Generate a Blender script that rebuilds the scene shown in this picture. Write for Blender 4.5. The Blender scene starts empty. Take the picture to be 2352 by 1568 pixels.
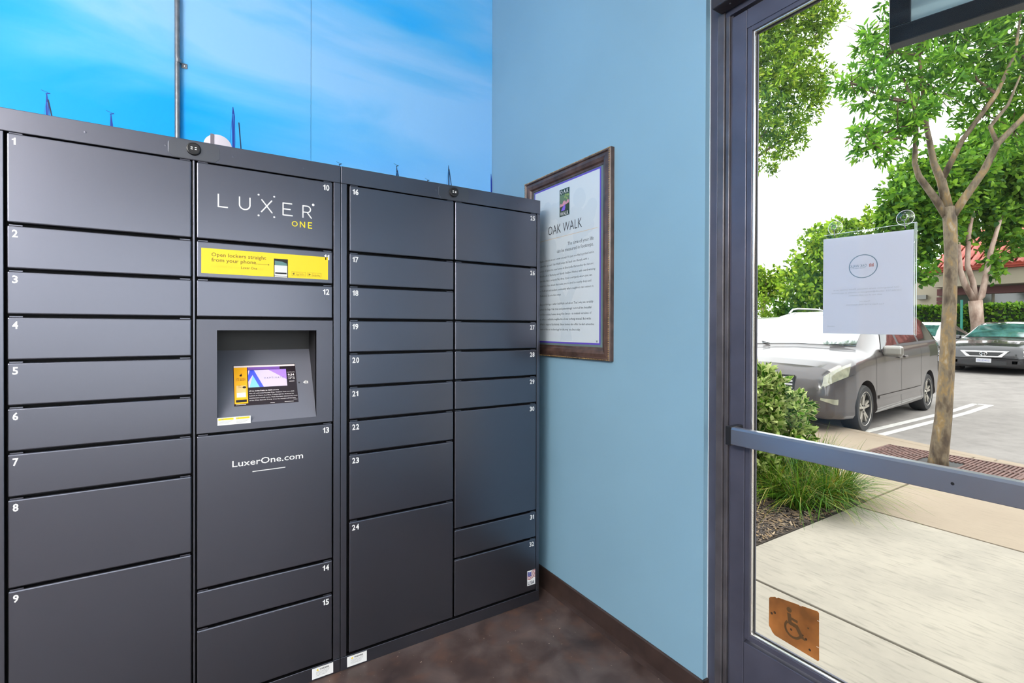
import bpy, bmesh, math, random
import numpy as np
from mathutils import Matrix, Vector
R = math.radians
random.seed(7)
scene = bpy.context.scene
C = scene.collection

# ------------------------------------------------------------------ camera
cam_d = bpy.data.cameras.new('camera'); cam = bpy.data.objects.new('camera', cam_d); C.objects.link(cam)
yaw, pitch, roll = R(32.066), R(-0.32), R(0.18)
s_, c_ = math.sin(yaw), math.cos(yaw); sp_, cp_ = math.sin(pitch), math.cos(pitch)
F_ = Vector((s_*cp_, c_*cp_, sp_)); R_ = Vector((c_, -s_, 0)); U_ = Vector((-s_*sp_, -c_*sp_, cp_))
AX = R_*math.cos(roll) + U_*math.sin(roll); AY = -R_*math.sin(roll) + U_*math.cos(roll)
m = Matrix.Identity(4)
for i in range(3):
    m[i][0] = AX[i]; m[i][1] = AY[i]; m[i][2] = -F_[i]
m[0][3], m[1][3], m[2][3] = 0, 0, 1.328
cam.matrix_world = m
cam_d.sensor_width = 36.0; cam_d.lens = 36.0*1117.2/2352; cam_d.shift_y = -23.87/2352
cam_d.clip_start = 0.02; cam_d.clip_end = 300
scene.camera = cam

# ------------------------------------------------------------------ sky, sun, exposure
SKY = 4.0
world = bpy.data.worlds.new('overcast_sky'); scene.world = world; world.use_nodes = True
bg = world.node_tree.nodes['Background']
bg.inputs[0].default_value = (0.97, 0.985, 1.0, 1); bg.inputs[1].default_value = SKY
sun_d = bpy.data.lights.new('hazy_sun', 'SUN'); sun_d.energy = 2.4; sun_d.angle = R(35); sun_d.color = (1, .95, .86)
sun = bpy.data.objects.new('hazy_sun', sun_d); C.objects.link(sun); sun.rotation_euler = (R(28), R(18), 0)
vs = scene.view_settings
vs.view_transform = 'Standard'; vs.look = 'None'; vs.gamma = 1; vs.use_curve_mapping = False; vs.exposure = 0.0
FILL_LAMP = 112.0       # brightness of the added, unseen fill globes

# ------------------------------------------------------------------ helpers
MATS = {}
def new_mat(name):
    mt = bpy.data.materials.new(name); mt.use_nodes = True
    nt = mt.node_tree; nt.nodes.clear()
    out = nt.nodes.new('ShaderNodeOutputMaterial')
    MATS[name] = mt
    return mt, nt, out
def N(nt, typ, **kw):
    n = nt.nodes.new(typ)
    for k, v in kw.items():
        if k in n.inputs: n.inputs[k].default_value = v
        else: setattr(n, k, v)
    return n
def c4(c): return (c[0], c[1], c[2], 1)
def ramp(nt, fac, stops):
    r = nt.nodes.new('ShaderNodeValToRGB'); nt.links.new(fac, r.inputs[0])
    e = r.color_ramp.elements
    e[0].position, e[0].color = stops[0][0], c4(stops[0][1]); e[1].position, e[1].color = stops[-1][0], c4(stops[-1][1])
    for p, c in stops[1:-1]:
        q = e.new(p); q.color = c4(c)
    return r.outputs[0]
def mat(name, col, rough=.5, metal=0., spec=.5, noise=None, bump=None, coat=0., emit=0., island=None, ior=1.5, tint=None):
    if name in MATS: return MATS[name]
    mt, nt, out = new_mat(name)
    b = N(nt, 'ShaderNodeBsdfPrincipled'); nt.links.new(b.outputs[0], out.inputs[0])
    b.inputs['Base Color'].default_value = c4(col); b.inputs['Roughness'].default_value = rough
    b.inputs['Metallic'].default_value = metal; b.inputs['Specular IOR Level'].default_value = spec
    b.inputs['Coat Weight'].default_value = coat; b.inputs['IOR'].default_value = ior
    b.inputs['Coat Roughness'].default_value = .05
    if tint: b.inputs['Specular Tint'].default_value = c4(tint)
    tc = N(nt, 'ShaderNodeTexCoord')
    if noise:
        t = N(nt, 'ShaderNodeTexNoise', Scale=noise[0], Detail=noise[2] if len(noise) > 2 else 3.0); nt.links.new(tc.outputs['Object'], t.inputs['Vector'])
        a = noise[1]
        nt.links.new(ramp(nt, t.outputs['Fac'], [(.3, [x*(1-a) for x in col]), (.7, [min(1, x*(1+a)) for x in col])]), b.inputs['Base Color'])
    if island:
        g = N(nt, 'ShaderNodeNewGeometry')
        nt.links.new(ramp(nt, g.outputs['Random Per Island'], island), b.inputs['Base Color'])
    if bump:
        t = N(nt, 'ShaderNodeTexNoise', Scale=bump[0], Detail=2.0); nt.links.new(tc.outputs['Object'], t.inputs['Vector'])
        bp = N(nt, 'ShaderNodeBump', Strength=bump[1], Distance=bump[2] if len(bump) > 2 else .002); nt.links.new(t.outputs['Fac'], bp.inputs['Height'])
        nt.links.new(bp.outputs[0], b.inputs['Normal'])
    if emit:
        b.inputs['Emission Color'].default_value = c4(col); b.inputs['Emission Strength'].default_value = emit
    return mt
def glass_mat(name, tint, ior=1.45, rough=0.0, boost=1.0):
    mt, nt, out = new_mat(name)
    f = N(nt, 'ShaderNodeFresnel', IOR=ior); t = N(nt, 'ShaderNodeBsdfTransparent'); t.inputs[0].default_value = c4(tint)
    g = N(nt, 'ShaderNodeBsdfGlossy'); g.inputs['Roughness'].default_value = rough; g.inputs[0].default_value = (1, 1, 1, 1)
    mx = N(nt, 'ShaderNodeMixShader'); mul = N(nt, 'ShaderNodeMath', operation='MULTIPLY'); mul.inputs[1].default_value = boost
    nt.links.new(f.outputs[0], mul.inputs[0]); nt.links.new(mul.outputs[0], mx.inputs[0])
    nt.links.new(t.outputs[0], mx.inputs[1]); nt.links.new(g.outputs[0], mx.inputs[2]); nt.links.new(mx.outputs[0], out.inputs[0])
    return mt
def leaf_mat(name, stops, trans=.45, rough=.55):
    mt, nt, out = new_mat(name)
    g = N(nt, 'ShaderNodeNewGeometry'); col = ramp(nt, g.outputs['Random Per Island'], stops)
    b = N(nt, 'ShaderNodeBsdfPrincipled', Roughness=rough); nt.links.new(col, b.inputs['Base Color']); b.inputs['Specular IOR Level'].default_value = .22
    t = N(nt, 'ShaderNodeBsdfTranslucent'); nt.links.new(col, t.inputs[0])
    mx = N(nt, 'ShaderNodeMixShader'); mx.inputs[0].default_value = trans
    nt.links.new(b.outputs[0], mx.inputs[1]); nt.links.new(t.outputs[0], mx.inputs[2]); nt.links.new(mx.outputs[0], out.inputs[0])
    return mt

def wloc(o):
    v = Vector((0, 0, 0))
    while o is not None:
        v += o.location; o = o.parent
    return v
def tag(o, label=None, cat=None, group=None, kind=None):
    if label: o['label'] = label
    if cat: o['category'] = cat
    if group: o['group'] = group
    if kind: o['kind'] = kind
    return o
def empty(name, loc=(0, 0, 0), label=None, cat=None, group=None, kind=None):
    o = bpy.data.objects.new(name, None); C.objects.link(o); o.location = loc; o.empty_display_size = .1
    return tag(o, label, cat, group, kind)

class MB:
    def __init__(s): s.v = []; s.f = []
    def add(s, v, f):
        k = len(s.v); s.v += [tuple(p) for p in v]; s.f += [tuple(i+k for i in q) for q in f]; return s
    def box(s, x0, x1, y0, y1, z0, z1):
        return s.add([(x0,y0,z0),(x1,y0,z0),(x1,y1,z0),(x0,y1,z0),(x0,y0,z1),(x1,y0,z1),(x1,y1,z1),(x0,y1,z1)],
              [(0,3,2,1),(4,5,6,7),(0,1,5,4),(1,2,6,5),(2,3,7,6),(3,0,4,7)])
    def poly(s, pts): return s.add(pts, [tuple(range(len(pts)))])
    def prism(s, pts, d):
        n = len(pts); d = Vector(d); a = [Vector(p) for p in pts]
        return s.add(a + [p+d for p in a], [tuple(range(n))[::-1], tuple(range(n, 2*n))] + [(i, (i+1) % n, n+(i+1) % n, n+i) for i in range(n)])
    def tube(s, pts, rad, n=8, cap=True):
        pts = [Vector(p) for p in pts]; k = len(pts)
        if not hasattr(rad, '__len__'): rad = [rad]*k
        vs, up = [], None
        for i in range(k):
            d = (pts[min(i+1, k-1)] - pts[max(i-1, 0)]).normalized()
            if up is None: up = d.orthogonal().normalized()
            up = (up - d*up.dot(d)).normalized(); w = d.cross(up)
            vs += [pts[i] + (up*math.cos(2*math.pi*j/n) + w*math.sin(2*math.pi*j/n))*rad[i] for j in range(n)]
        fs = [(i*n+j, i*n+(j+1) % n, (i+1)*n+(j+1) % n, (i+1)*n+j) for i in range(k-1) for j in range(n)]
        if cap: fs += [tuple(range(n))[::-1], tuple(range((k-1)*n, k*n))]
        return s.add(vs, fs)
    def cyl(s, p0, p1, r, n=16): return s.tube([p0, p1], r, n)
    def lathe(s, prof, O, axis, n=24):
        ax = Vector(axis).normalized(); u = ax.orthogonal().normalized(); w = ax.cross(u); O = Vector(O); k = len(prof)
        vs = [O + ax*h + (u*math.cos(2*math.pi*j/n) + w*math.sin(2*math.pi*j/n))*r for r, h in prof for j in range(n)]
        return s.add(vs, [(i*n+j, i*n+(j+1) % n, (i+1)*n+(j+1) % n, (i+1)*n+j) for i in range(k-1) for j in range(n)])
    def flat(s, v2, f, O, r, u, off=0.):
        O, r, u = Vector(O), Vector(r), Vector(u); nn = r.cross(u)
        return s.add([O + r*x + u*y + nn*off for x, y in v2], f)
    def rect2(s, O, r, u, x0, x1, y0, y1, off=0.): return s.flat([(x0,y0),(x1,y0),(x1,y1),(x0,y1)], [(0,1,2,3)], O, r, u, off)
    def disc2(s, O, r, u, cx, cy, rad, off=0., n=20, ry=None):
        ry = ry or rad
        return s.flat([(cx+rad*math.cos(2*math.pi*i/n), cy+ry*math.sin(2*math.pi*i/n)) for i in range(n)], [tuple(range(n))], O, r, u, off)
    def line2(s, O, r, u, pts, w, off=0.):
        for (x0, y0), (x1, y1) in zip(pts[:-1], pts[1:]):
            s.lift = getattr(s, 'lift', 0)+1
            L = math.hypot(x1-x0, y1-y0) or 1e-6; dx, dy = (x1-x0)/L*w/2, (y1-y0)/L*w/2
            s.flat([(x0-dx*.6-dy, y0-dy*.6+dx), (x0-dx*.6+dy, y0-dy*.6-dx), (x1+dx*.6+dy, y1+dy*.6-dx), (x1+dx*.6-dy, y1+dy*.6+dx)], [(0,1,2,3)], O, r, u, off+s.lift*1.5e-5)
        return s
    def ring2(s, O, r, u, cx, cy, ro, ri, off=0., n=36, a0=0., a1=360., ky=1.):
        full = abs(a1-a0) >= 360; k = n if full else n+1
        v = []
        for i in range(k):
            a = R(a0+(a1-a0)*i/n); v += [(cx+ro*math.cos(a), cy+ky*ro*math.sin(a)), (cx+ri*math.cos(a), cy+ky*ri*math.sin(a))]
        return s.flat(v, [(2*i, 2*((i+1) % k), 2*((i+1) % k)+1, 2*i+1) for i in range(n)], O, r, u, off)
    def text(s, body, O, r, u, cap, width=None, align='L', bold=0., off=0., res=2, spacing=1.0):
        cu = bpy.data.curves.new('t', 'FONT'); cu.body = body; cu.size = cap/.69; cu.resolution_u = res; cu.offset = bold*cap; cu.space_character = spacing
        ob = bpy.data.objects.new('t', cu); me = ob.to_mesh()
        v = [(p.co.x, p.co.y) for p in me.vertices]; f = [tuple(p.vertices) for p in me.polygons]
        ob.to_mesh_clear(); bpy.data.objects.remove(ob); bpy.data.curves.remove(cu)
        if not v: return s
        x0 = min(p[0] for p in v); x1 = max(p[0] for p in v)
        k = width/(x1-x0) if width else 1.0; w = (x1-x0)*k
        sh = {'L': 0, 'C': -w/2, 'R': -w}[align]
        return s.flat([((x-x0)*k+sh, y) for x, y in v], f, O, r, u, off)
    def build(s, name, material, parent=None, smooth=False, bevel=0., seg=2, recalc=True, weld=False, loc=None):
        me = bpy.data.meshes.new(name)
        o0 = wloc(parent) if parent is not None else Vector(loc or (0, 0, 0))
        me.from_pydata([(x-o0.x, y-o0.y, z-o0.z) for x, y, z in s.v], [], s.f)
        if recalc or weld:
            bm = bmesh.new(); bm.from_mesh(me)
            if weld: bmesh.ops.remove_doubles(bm, verts=bm.verts, dist=1e-5)
            if recalc: bmesh.ops.recalc_face_normals(bm, faces=bm.faces)
            bm.to_mesh(me); bm.free()
        me.materials.append(material)
        if smooth:
            me.polygons.foreach_set('use_smooth', [True]*len(me.polygons))
            if smooth != 'all': me.set_sharp_from_angle(angle=R(40))
        o = bpy.data.objects.new(name, me); C.objects.link(o)
        if parent is not None: o.parent = parent
        elif loc: o.location = loc
        if bevel:
            b = o.modifiers.new('bevel', 'BEVEL'); b.width = bevel; b.segments = seg; b.limit_method = 'ANGLE'; b.angle_limit = R(50); b.harden_normals = False
        return o
def box(name, b, material, parent=None, bevel=0., seg=2, loc=None): return MB().box(*b).build(name, material, parent, bevel=bevel, seg=seg, loc=loc, recalc=False)
def struct(o): o['kind'] = 'structure'; return o
def stuff(o): o['kind'] = 'stuff'; return o
def copy_tree(o, parent=None):
    c = o.copy(); C.objects.link(c); c.parent = parent
    for ch in list(o.children): copy_tree(ch, c)
    return c

# ------------------------------------------------------------------ materials of the room
M_blue = mat('blue_wall_paint', (.23, .405, .535), .42, spec=.35, noise=(1.3, .05), bump=(160, .06, .0006))
M_white = mat('white_wall_paint', (.78, .77, .75), .6)
M_grey = mat('warm_grey_paint', (.32, .31, .30), .7)
M_ceil = mat('ceiling_paint', (.8, .8, .79), .8)
M_base = mat('brown_vinyl_base', (.045, .028, .024), .35, noise=(14, .25))
M_frame = mat('dark_bronze_aluminium', (.088, .09, .128), .38, metal=.35, spec=.6, noise=(6, .18))
M_frame2 = mat('dark_bronze_worn', (.105, .098, .11), .33, metal=.35, spec=.6, noise=(9, .3))
M_bead = mat('bright_glazing_bead', (.85, .83, .8), .22, metal=.85)
M_gasket = mat('black_rubber', (.012, .012, .012), .6)
M_glass = glass_mat('clear_glass', (.97, .985, .98), boost=.2)
M_bar = mat('anodised_grey_bar', (.36, .38, .44), .28, metal=.85)
M_lock = mat('charcoal_powder_coat', (.006, .0056, .006), .315, spec=.5, ior=2.5, tint=(.78, .81, 1.0), bump=(900, .03, .0006))
M_lockin = mat('locker_gap_black', (.006, .006, .007), .6, spec=.2)
M_num = mat('white_print', (.85, .85, .85), .5)
M_yel = mat('yellow_vinyl', (.95, .68, .012), .35)
M_yprint = mat('yellow_print', (.9, .62, .02), .5)
M_brownprint = mat('olive_brown_print', (.2, .13, .012), .5)
M_blackp = mat('black_plastic', (.014, .014, .016), .35)
M_blackprint = mat('black_print', (.012, .012, .014), .6)
M_led = mat('white_lens', (.9, .9, .9), .3, emit=.6)
M_steel = mat('galvanised_steel', (.24, .25, .27), .38, metal=.7, noise=(40, .15))

def floor_mat():
    mt, nt, out = new_mat('stained_concrete')
    b = N(nt, 'ShaderNodeBsdfPrincipled'); nt.links.new(b.outputs[0], out.inputs[0]); tc = N(nt, 'ShaderNodeTexCoord')
    def noise(sc, de, di=0.):
        t = N(nt, 'ShaderNodeTexNoise', Scale=sc, Detail=de); t.inputs['Distortion'].default_value = di; nt.links.new(tc.outputs['Object'], t.inputs['Vector']); return t.outputs['Fac']
    a = ramp(nt, noise(5.5, 9, .5), [(.28, (.035, .024, .024)), (.45, (.075, .047, .04)), (.56, (.108, .076, .068)), (.75, (.165, .112, .095))])
    o = ramp(nt, noise(9, 8, .3), [(.52, (0, 0, 0)), (.75, (1, 1, 1))])
    mx = N(nt, 'ShaderNodeMixRGB'); nt.links.new(o, mx.inputs[0]); nt.links.new(a, mx.inputs[1]); mx.inputs[2].default_value = (.14, .07, .046, 1)
    sp = ramp(nt, noise(70, 3), [(.70, (0, 0, 0)), (.76, (1, 1, 1))])
    mx2 = N(nt, 'ShaderNodeMixRGB'); nt.links.new(sp, mx2.inputs[0]); nt.links.new(mx.outputs[0], mx2.inputs[1]); mx2.inputs[2].default_value = (.5, .4, .3, 1)
    nt.links.new(mx2.outputs[0], b.inputs['Base Color'])
    nt.links.new(ramp(nt, noise(6, 5), [(.3, (.28,)*3), (.7, (.5,)*3)]), b.inputs['Roughness'])
    return mt
def mural_mat():
    mt, nt, out = new_mat('printed_sky_mural')
    b = N(nt, 'ShaderNodeBsdfPrincipled', Roughness=.5); b.inputs['Specular IOR Level'].default_value = .25
    nt.links.new(b.outputs[0], out.inputs[0]); tc = N(nt, 'ShaderNodeTexCoord')
    mp = N(nt, 'ShaderNodeMapping'); mp.inputs['Rotation'].default_value = (0, R(-20), 0); mp.inputs['Scale'].default_value = (.8, 1, 2.8); mp.inputs['Location'].default_value = (.55, 0, .35)
    nt.links.new(tc.outputs['Object'], mp.inputs[0])
    t = N(nt, 'ShaderNodeTexNoise', Scale=1.3, Detail=6.0, Roughness=.5); t.inputs['Distortion'].default_value = .5; nt.links.new(mp.outputs[0], t.inputs['Vector'])
    sx = N(nt, 'ShaderNodeSeparateXYZ'); nt.links.new(tc.outputs['Object'], sx.inputs[0])
    def MA(op, x, y, z=None):
        n = N(nt, 'ShaderNodeMath', operation=op)
        for i, q in enumerate((x, y, z)):
            if q is None: continue
            if isinstance(q, (int, float)): n.inputs[i].default_value = q
            else: nt.links.new(q, n.inputs[i])
        return n.outputs[0]
    # a pale bank of cloud sweeps across the print
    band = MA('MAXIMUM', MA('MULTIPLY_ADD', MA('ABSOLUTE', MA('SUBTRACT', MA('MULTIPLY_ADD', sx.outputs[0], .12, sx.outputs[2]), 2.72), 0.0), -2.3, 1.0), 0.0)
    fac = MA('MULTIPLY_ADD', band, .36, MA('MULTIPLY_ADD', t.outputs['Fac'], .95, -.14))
    fac = MA('MULTIPLY_ADD', sx.outputs[0], .13, MA('SUBTRACT', fac, .03))  # print darkened leftwards to offset stronger lamp light there
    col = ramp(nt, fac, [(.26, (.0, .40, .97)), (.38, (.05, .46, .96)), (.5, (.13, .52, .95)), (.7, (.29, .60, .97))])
    # the print grows hazier towards the horizon at the right
    ma = N(nt, 'ShaderNodeMath', operation='MULTIPLY_ADD'); ma.inputs[1].default_value = -1.1; ma.inputs[2].default_value = 2.75; nt.links.new(sx.outputs[2], ma.inputs[0])
    mb = N(nt, 'ShaderNodeMath', operation='MULTIPLY_ADD'); mb.inputs[1].default_value = .55; nt.links.new(sx.outputs[0], mb.inputs[0]); nt.links.new(ma.outputs[0], mb.inputs[2])
    haze = ramp(nt, mb.outputs[0], [(.3, (0, 0, 0)), (1.0, (.85,)*3)])
    mx = N(nt, 'ShaderNodeMixRGB'); nt.links.new(haze, mx.inputs[0]); nt.links.new(col, mx.inputs[1]); mx.inputs[2].default_value = (.25, .56, .97, 1)  # haze colour lifted to make up for weaker light at the right
    nt.links.new(mx.outputs[0], b.inputs['Base Color'])
    return mt
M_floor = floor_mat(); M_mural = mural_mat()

XW, YM, ZC = 1.47, 2.58, 3.6          # blue wall, mural wall, ceiling
XL, YB = -3.4, -2.2                   # far left wall, back wall

# ------------------------------------------------------------------ room shell
struct(box('floor', (XL-.2, 1.62, YB-.2, YM+.2, -.12, 0), M_floor))
struct(box('ceiling', (XL-.2, 1.67, YB-.2, YM+.2, ZC, ZC+.15), M_ceil))
struct(box('wall_right', (XW, 1.67, 1.082, YM+.2, 0, ZC), M_blue))
struct(box('wall_right_upper', (XW, 1.67, YB-.2, 1.082, 2.78, ZC), M_blue))
struct(box('wall_left', (XL-.2, XL, YB-.2, YM+.2, 0, ZC), M_grey))
struct(box('wall_far', (XL, XW, YM+.03, YM+.2, 0, ZC), M_white))
wb = struct(MB().box(XL, -2.6, YB-.2, YB, 0, ZC).box(-2.6, XW, YB-.2, YB, 2.5, ZC).box(1.1, XW, YB-.2, YB, 0, 2.5).build('wall_back', M_grey))
struct(box('wall_right_rear', (XW, 1.67, YB-.2, -.03, 0, 2.78), M_blue))
# brown cove base along the blue wall, with its return at the door
bb = MB(); prof = [(XW, .0), (XW-.016, .0), (XW-.012, .008), (XW-.008, .02), (XW-.007, .094), (XW-.004, .099), (XW, .099)]
bb.prism([(x, 1.074, z) for x, z in prof], (0, YM-1.074, 0)); bb.box(XW-.007, XW+.024, 1.074, 1.082, 0, .099)
struct(bb.build('baseboard_right', M_base))

# mural: printed sheets hung edge to edge, with masts printed along the lower part
mural = empty('sky_mural', (0, YM, 0), 'bright blue cloudy sky mural with boat masts behind the lockers', 'mural')
xs = [-3.22, -2.0, -.782, .436, XW]
panels = []
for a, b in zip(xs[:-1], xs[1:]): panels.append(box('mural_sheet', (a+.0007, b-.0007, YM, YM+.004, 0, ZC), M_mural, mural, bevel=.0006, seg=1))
for p in panels: p.visible_shadow = True
M_mast = mat('mast_blue_print', (.004, .035, .33), .6); M_mastd = mat('mast_dark_print', (.008, .02, .07), .6); M_stay = mat('stay_cyan_print', (.02, .25, .65), .6)
OM, RX, UZ = (0, YM, 0), (1, 0, 0), (0, 0, 1)
def mast(x, top, w, stays, material, vane, par):
    g = MB().flat([(x+.006-w/2, 1.95), (x+.006+w/2, 1.95), (x+.002+w/2, top-.05), (x+.0012, top-.008), (x-.0012, top-.008), (x+.002-w/2, top-.05)], [tuple(range(6))], OM, RX, UZ, .0006)
    if vane: g.line2(OM, RX, UZ, [(x+.004, top-.002), (x-.016, top+.004)], .0016, .0006).line2(OM, RX, UZ, [(x-.002, top-.008), (x+.009, top-.003)], .004, .0006)
    o = g.build('printed_mast', material, par, recalc=False)
    if stays:
        MB().line2(OM, RX, UZ, [(x-.002, top-.04), (x-.03, 1.95)], .0022, .0007).line2(OM, RX, UZ, [(x+.002, top-.04), (x+.018, 1.95)], .0018, .0007).build('printed_stay', M_stay, par, recalc=False)
        MB().line2(OM, RX, UZ, [(x+.004, top-.03) if stays == 1 else (x+.024, top-.075), (x+.045, 1.98)], .0045, .0007).build('printed_stay', M_mastd, par, recalc=False)
mast(-.531, 2.245, .010, 1, M_mast, 1, panels[2]); mast(-.336, 2.212, .009, 0, M_mast, 1, panels[2]); mast(.10, 2.348, .012, 2, M_mast, 0, panels[2])
mast(.573, 2.17, .006, 0, M_mastd, 1, panels[3]); mast(.873, 2.215, .009, 1, M_mastd, 1, panels[3]); mast(1.052, 2.165, .006, 0, M_mastd, 1, panels[3])
mast(1.18, 2.275, .008, 1, M_mastd, 0, panels[3]); mast(1.462, 2.275, .009, 0, M_mast, 0, panels[3])

# conduit on the mural
cd = empty('wall_conduit', (-.107, YM, 1.7), 'grey metal conduit running up the sky mural above the lockers', 'conduit')
MB().cyl((-.107, YM-.014, .3), (-.111, YM-.014, ZC), .0105, 16).build('pipe', M_steel, cd, smooth=True)
g = MB().tube([(-.107, YM-.014, 2.475), (-.107, YM-.014, 2.492)], .0128, 16)
g.build('clip_band', M_steel, cd, smooth=True)
g = MB().box(-.096, -.074, YM-.0035, YM-.001, 2.462, 2.484); st = g.build('clip_tab', M_steel, cd, bevel=.001)
MB().lathe([(0, 0), (.003, 0), (.0035, .0015), (.0001, .003)], (-.083, YM-.0035, 2.473), (0, -1, 0), 12).build('screw', mat('screw_bright', (.7, .7, .72), .25, metal=.9), st, smooth=True)
# round plate peeking over the lockers
wd = empty('wall_disc', (.041, YM-.004, 2.0886), 'round white wall plate with a grey upright bar peeking above lockers', 'wall plate')
MB().lathe([(.0001, .0), (.0557, 0), (.0557, .003), (.054, .004), (.0001, .004)], (.041, YM, 2.1443), (0, -1, 0), 40).build('plate', mat('white_plate', (.8, .72, .78), .45), wd, smooth=True)
box('bar', (.012, .026, YM-.0062, YM-.004, 2.10, 2.1985), mat('grey_bar', (.2, .17, .2), .5), wd)

# ------------------------------------------------------------------ fill lamps added out of view down the far side
M_fill_globe = mat('lit_fill_globe', (1, .97, .93), .5, emit=FILL_LAMP)
for i, (x, y) in enumerate(((-2.6, -.05), (-2.6, -.65), (-2.6, -1.25), (-2.6, -1.85))):
    t = empty('unseen_fill_lamp', (x, y, ZC), ['added globe fill lamp, out of view, nearest the mural', 'added globe fill lamp, out of view, second from the mural', 'added globe fill lamp, out of view, third from the mural', 'added globe fill lamp, out of view, nearest the rear windows'][i], 'lamp', 'added fill lamps')
    MB().lathe([(.0001, 0), (.06, 0), (.06, .012), (.02, .03), (.0001, .03)], (x, y, ZC), (0, 0, -1), 20).build('ceiling_rose', M_white, t, smooth=True)
    MB().cyl((x, y, ZC-.02), (x, y, 2.93), .004, 8).build('cord', M_blackp, t)
    MB().lathe([(.0001, 0), (.035, 0), (.04, .05), (.0001, .05)], (x, y, 2.95), (0, 0, -1), 16).build('socket', M_blackp, t, smooth=True)
    MB().lathe([(.16*math.sin(R(a)) if 0 < a < 180 else .0005, -.16*math.cos(R(a))) for a in range(0, 181, 12)], (x, y, 2.755), (0, 0, 1), 24).build('globe', M_fill_globe, t, smooth='all')

# ------------------------------------------------------------------ lockers
YD = 1.9386; DR = .006; TOP = 1.95; ZT = 1.8840; PU = .13105
def zk(k): return ZT - PU*k
LK_R, LK_U = (1, 0, 0), (0, 0, 1)
def OL(x, z): return (x, YD, z)
def numerals(t, txt, x, z, cap, right):
    # bold door numerals, with a flagged figure one
    ws = [.42*cap if c == '1' else .60*cap for c in txt]; gap = .10*cap
    if right: x -= sum(ws)+gap*(len(txt)-1)
    for c, w in zip(txt, ws):
        if c == '1': t.flat([(x+w*.48, z), (x+w, z), (x+w, z+cap), (x+w*.60, z+cap), (x+w*.42, z+cap*.84), (x, z+cap*.78), (x, z+cap*.64), (x+w*.48, z+cap*.66)], [tuple(range(8))], (0, YD, 0), LK_R, LK_U, .0006)
        else: t.text(c, OL(x, z), LK_R, LK_U, cap, width=w, bold=.04, off=.0006)
        x += w+gap
def door(par, n, x0, x1, k0, k1, side):
    z1 = zk(k0) - (.003 if k0 == 0 else .0045); z0 = zk(k1) + .0045
    d = box('door', (x0, x1, YD, YD+.022, z0, z1), M_lock, par, bevel=.004, seg=3)
    t = MB(); cap = .0205
    if side == 'L': numerals(t, str(n), x0+.011, z1-.012-cap, cap, False)
    else: numerals(t, str(n), x1-.012, z1-.012-cap, cap, True)
    t.build('door_number', M_num, d, recalc=False)
    for a in (x0+.004, x1-.032): box('hinge_tab', (a, a+.028, YD+.0045, YD+.012, z1+.0005, z1+.0035), M_lock, d)
    return d
def locker(xa, xb, label, cols):
    L = empty('parcel_locker', ((xa+xb)/2, 2.25, 0), label, 'locker')
    # carcass: open-fronted dark box behind the doors, sides, top, header, kick plate
    box('carcass', (xa+.004, xb-.004, YD+.026, YM-.006, .05, TOP-.004), M_lockin, L)
    box('side_panel', (xa+.0006, xa+.003, YD+.02, YM-.006, .052, TOP-.002), M_lock, L); box('side_panel', (xb-.003, xb-.0006, YD+.02, YM-.006, .052, TOP-.002), M_lock, L)
    box('top_panel', (xa+.0008, xb-.0008, YD+.012, YM-.006, TOP-.003, TOP), M_lock, L)
    hd = box('header', (xa+.0008, xb-.0008, YD-.001, YD+.02, ZT+.0005, TOP), M_lock, L, bevel=.0018)
    for fx in (.21, .42, .62, .86):
        sx = xa + (xb-xa)*fx
        MB().lathe([(.0036, 0), (.0034, .0006), (.0001, .001)], (sx, YD-.001, 1.918), (0, -1, 0), 12).build('rivet', M_lock, hd, smooth=True)
    box('kick_plate', (xa+.0008, xb-.0008, YD-.0005, YD+.02, 0, .0505), M_lock, L, bevel=.0012)
    for fx0, fx1 in cols: box('frame_strip', (fx0, fx1, YD+.0005, YD+.02, .052, ZT), M_lock, L, bevel=.0012)
    return L, hd
def camera_puck(hd, x, pl, pr):
    # oval cover plate with a round camera and four white marks
    z0, z1, ch = 1.8865, 1.947, .014
    MB().prism([(pl+ch, YD-.0018, z0), (pr-ch, YD-.0018, z0), (pr, YD-.0018, z0+ch), (pr, YD-.0018, z1-ch), (pr-ch, YD-.0018, z1), (pl+ch, YD-.0018, z1), (pl, YD-.0018, z1-ch), (pl, YD-.0018, z0+ch)], (0, .0012, 0)).build('cover_plate', mat('charcoal_plate', (.012, .012, .014), .3, ior=2.4, tint=(.84, .88, 1.0)), hd, bevel=.0006)
    k = MB().lathe([(.021, -.001), (.021, .007), (.0195, .010), (.017, .0108), (.0165, .010), (.0001, .010)], (x, YD-.001, 1.92), (0, -1, 0), 36).build('camera', M_blackp, hd, smooth=True)
    O = (x, YD-.0113, 1.92); g = MB()
    for a in (-.0085, .003):
        for b in (-.0035, .0025): g.rect2(O, LK_R, LK_U, a, a+.0055, b, b+.0022)
    g.build('camera_marks', M_led, hd, recalc=False)

# -- first cabinet with the touch-screen column
XA, XS, XR = -.512, .4355, 1.3755
L1, H1 = locker(XA, XS, 'charcoal parcel locker cabinet with touch screen and doors 1 to 15', [(XA+.0008, -.4905), (-.0405, -.0345), (.4095, XS-.0008)])
camera_puck(H1, -.038, -.108, .036)
c1 = (-.484, -.0445); c2 = (-.0305, .4055)
for n, a, b in ((1,0,2),(2,2,3),(3,3,4),(4,4,5),(5,5,6),(6,6,7),(7,7,8),(8,8,10),(9,10,13.96)): door(L1, n, *c1, a, b, 'L')
D2 = {}
for n, a, b in ((10,0,2),(11,2,3),(12,3,4),(13,7,11),(14,11,12),(15,12,13.96)): D2[n] = door(L1, n, *c2, a, b, 'R')
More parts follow.
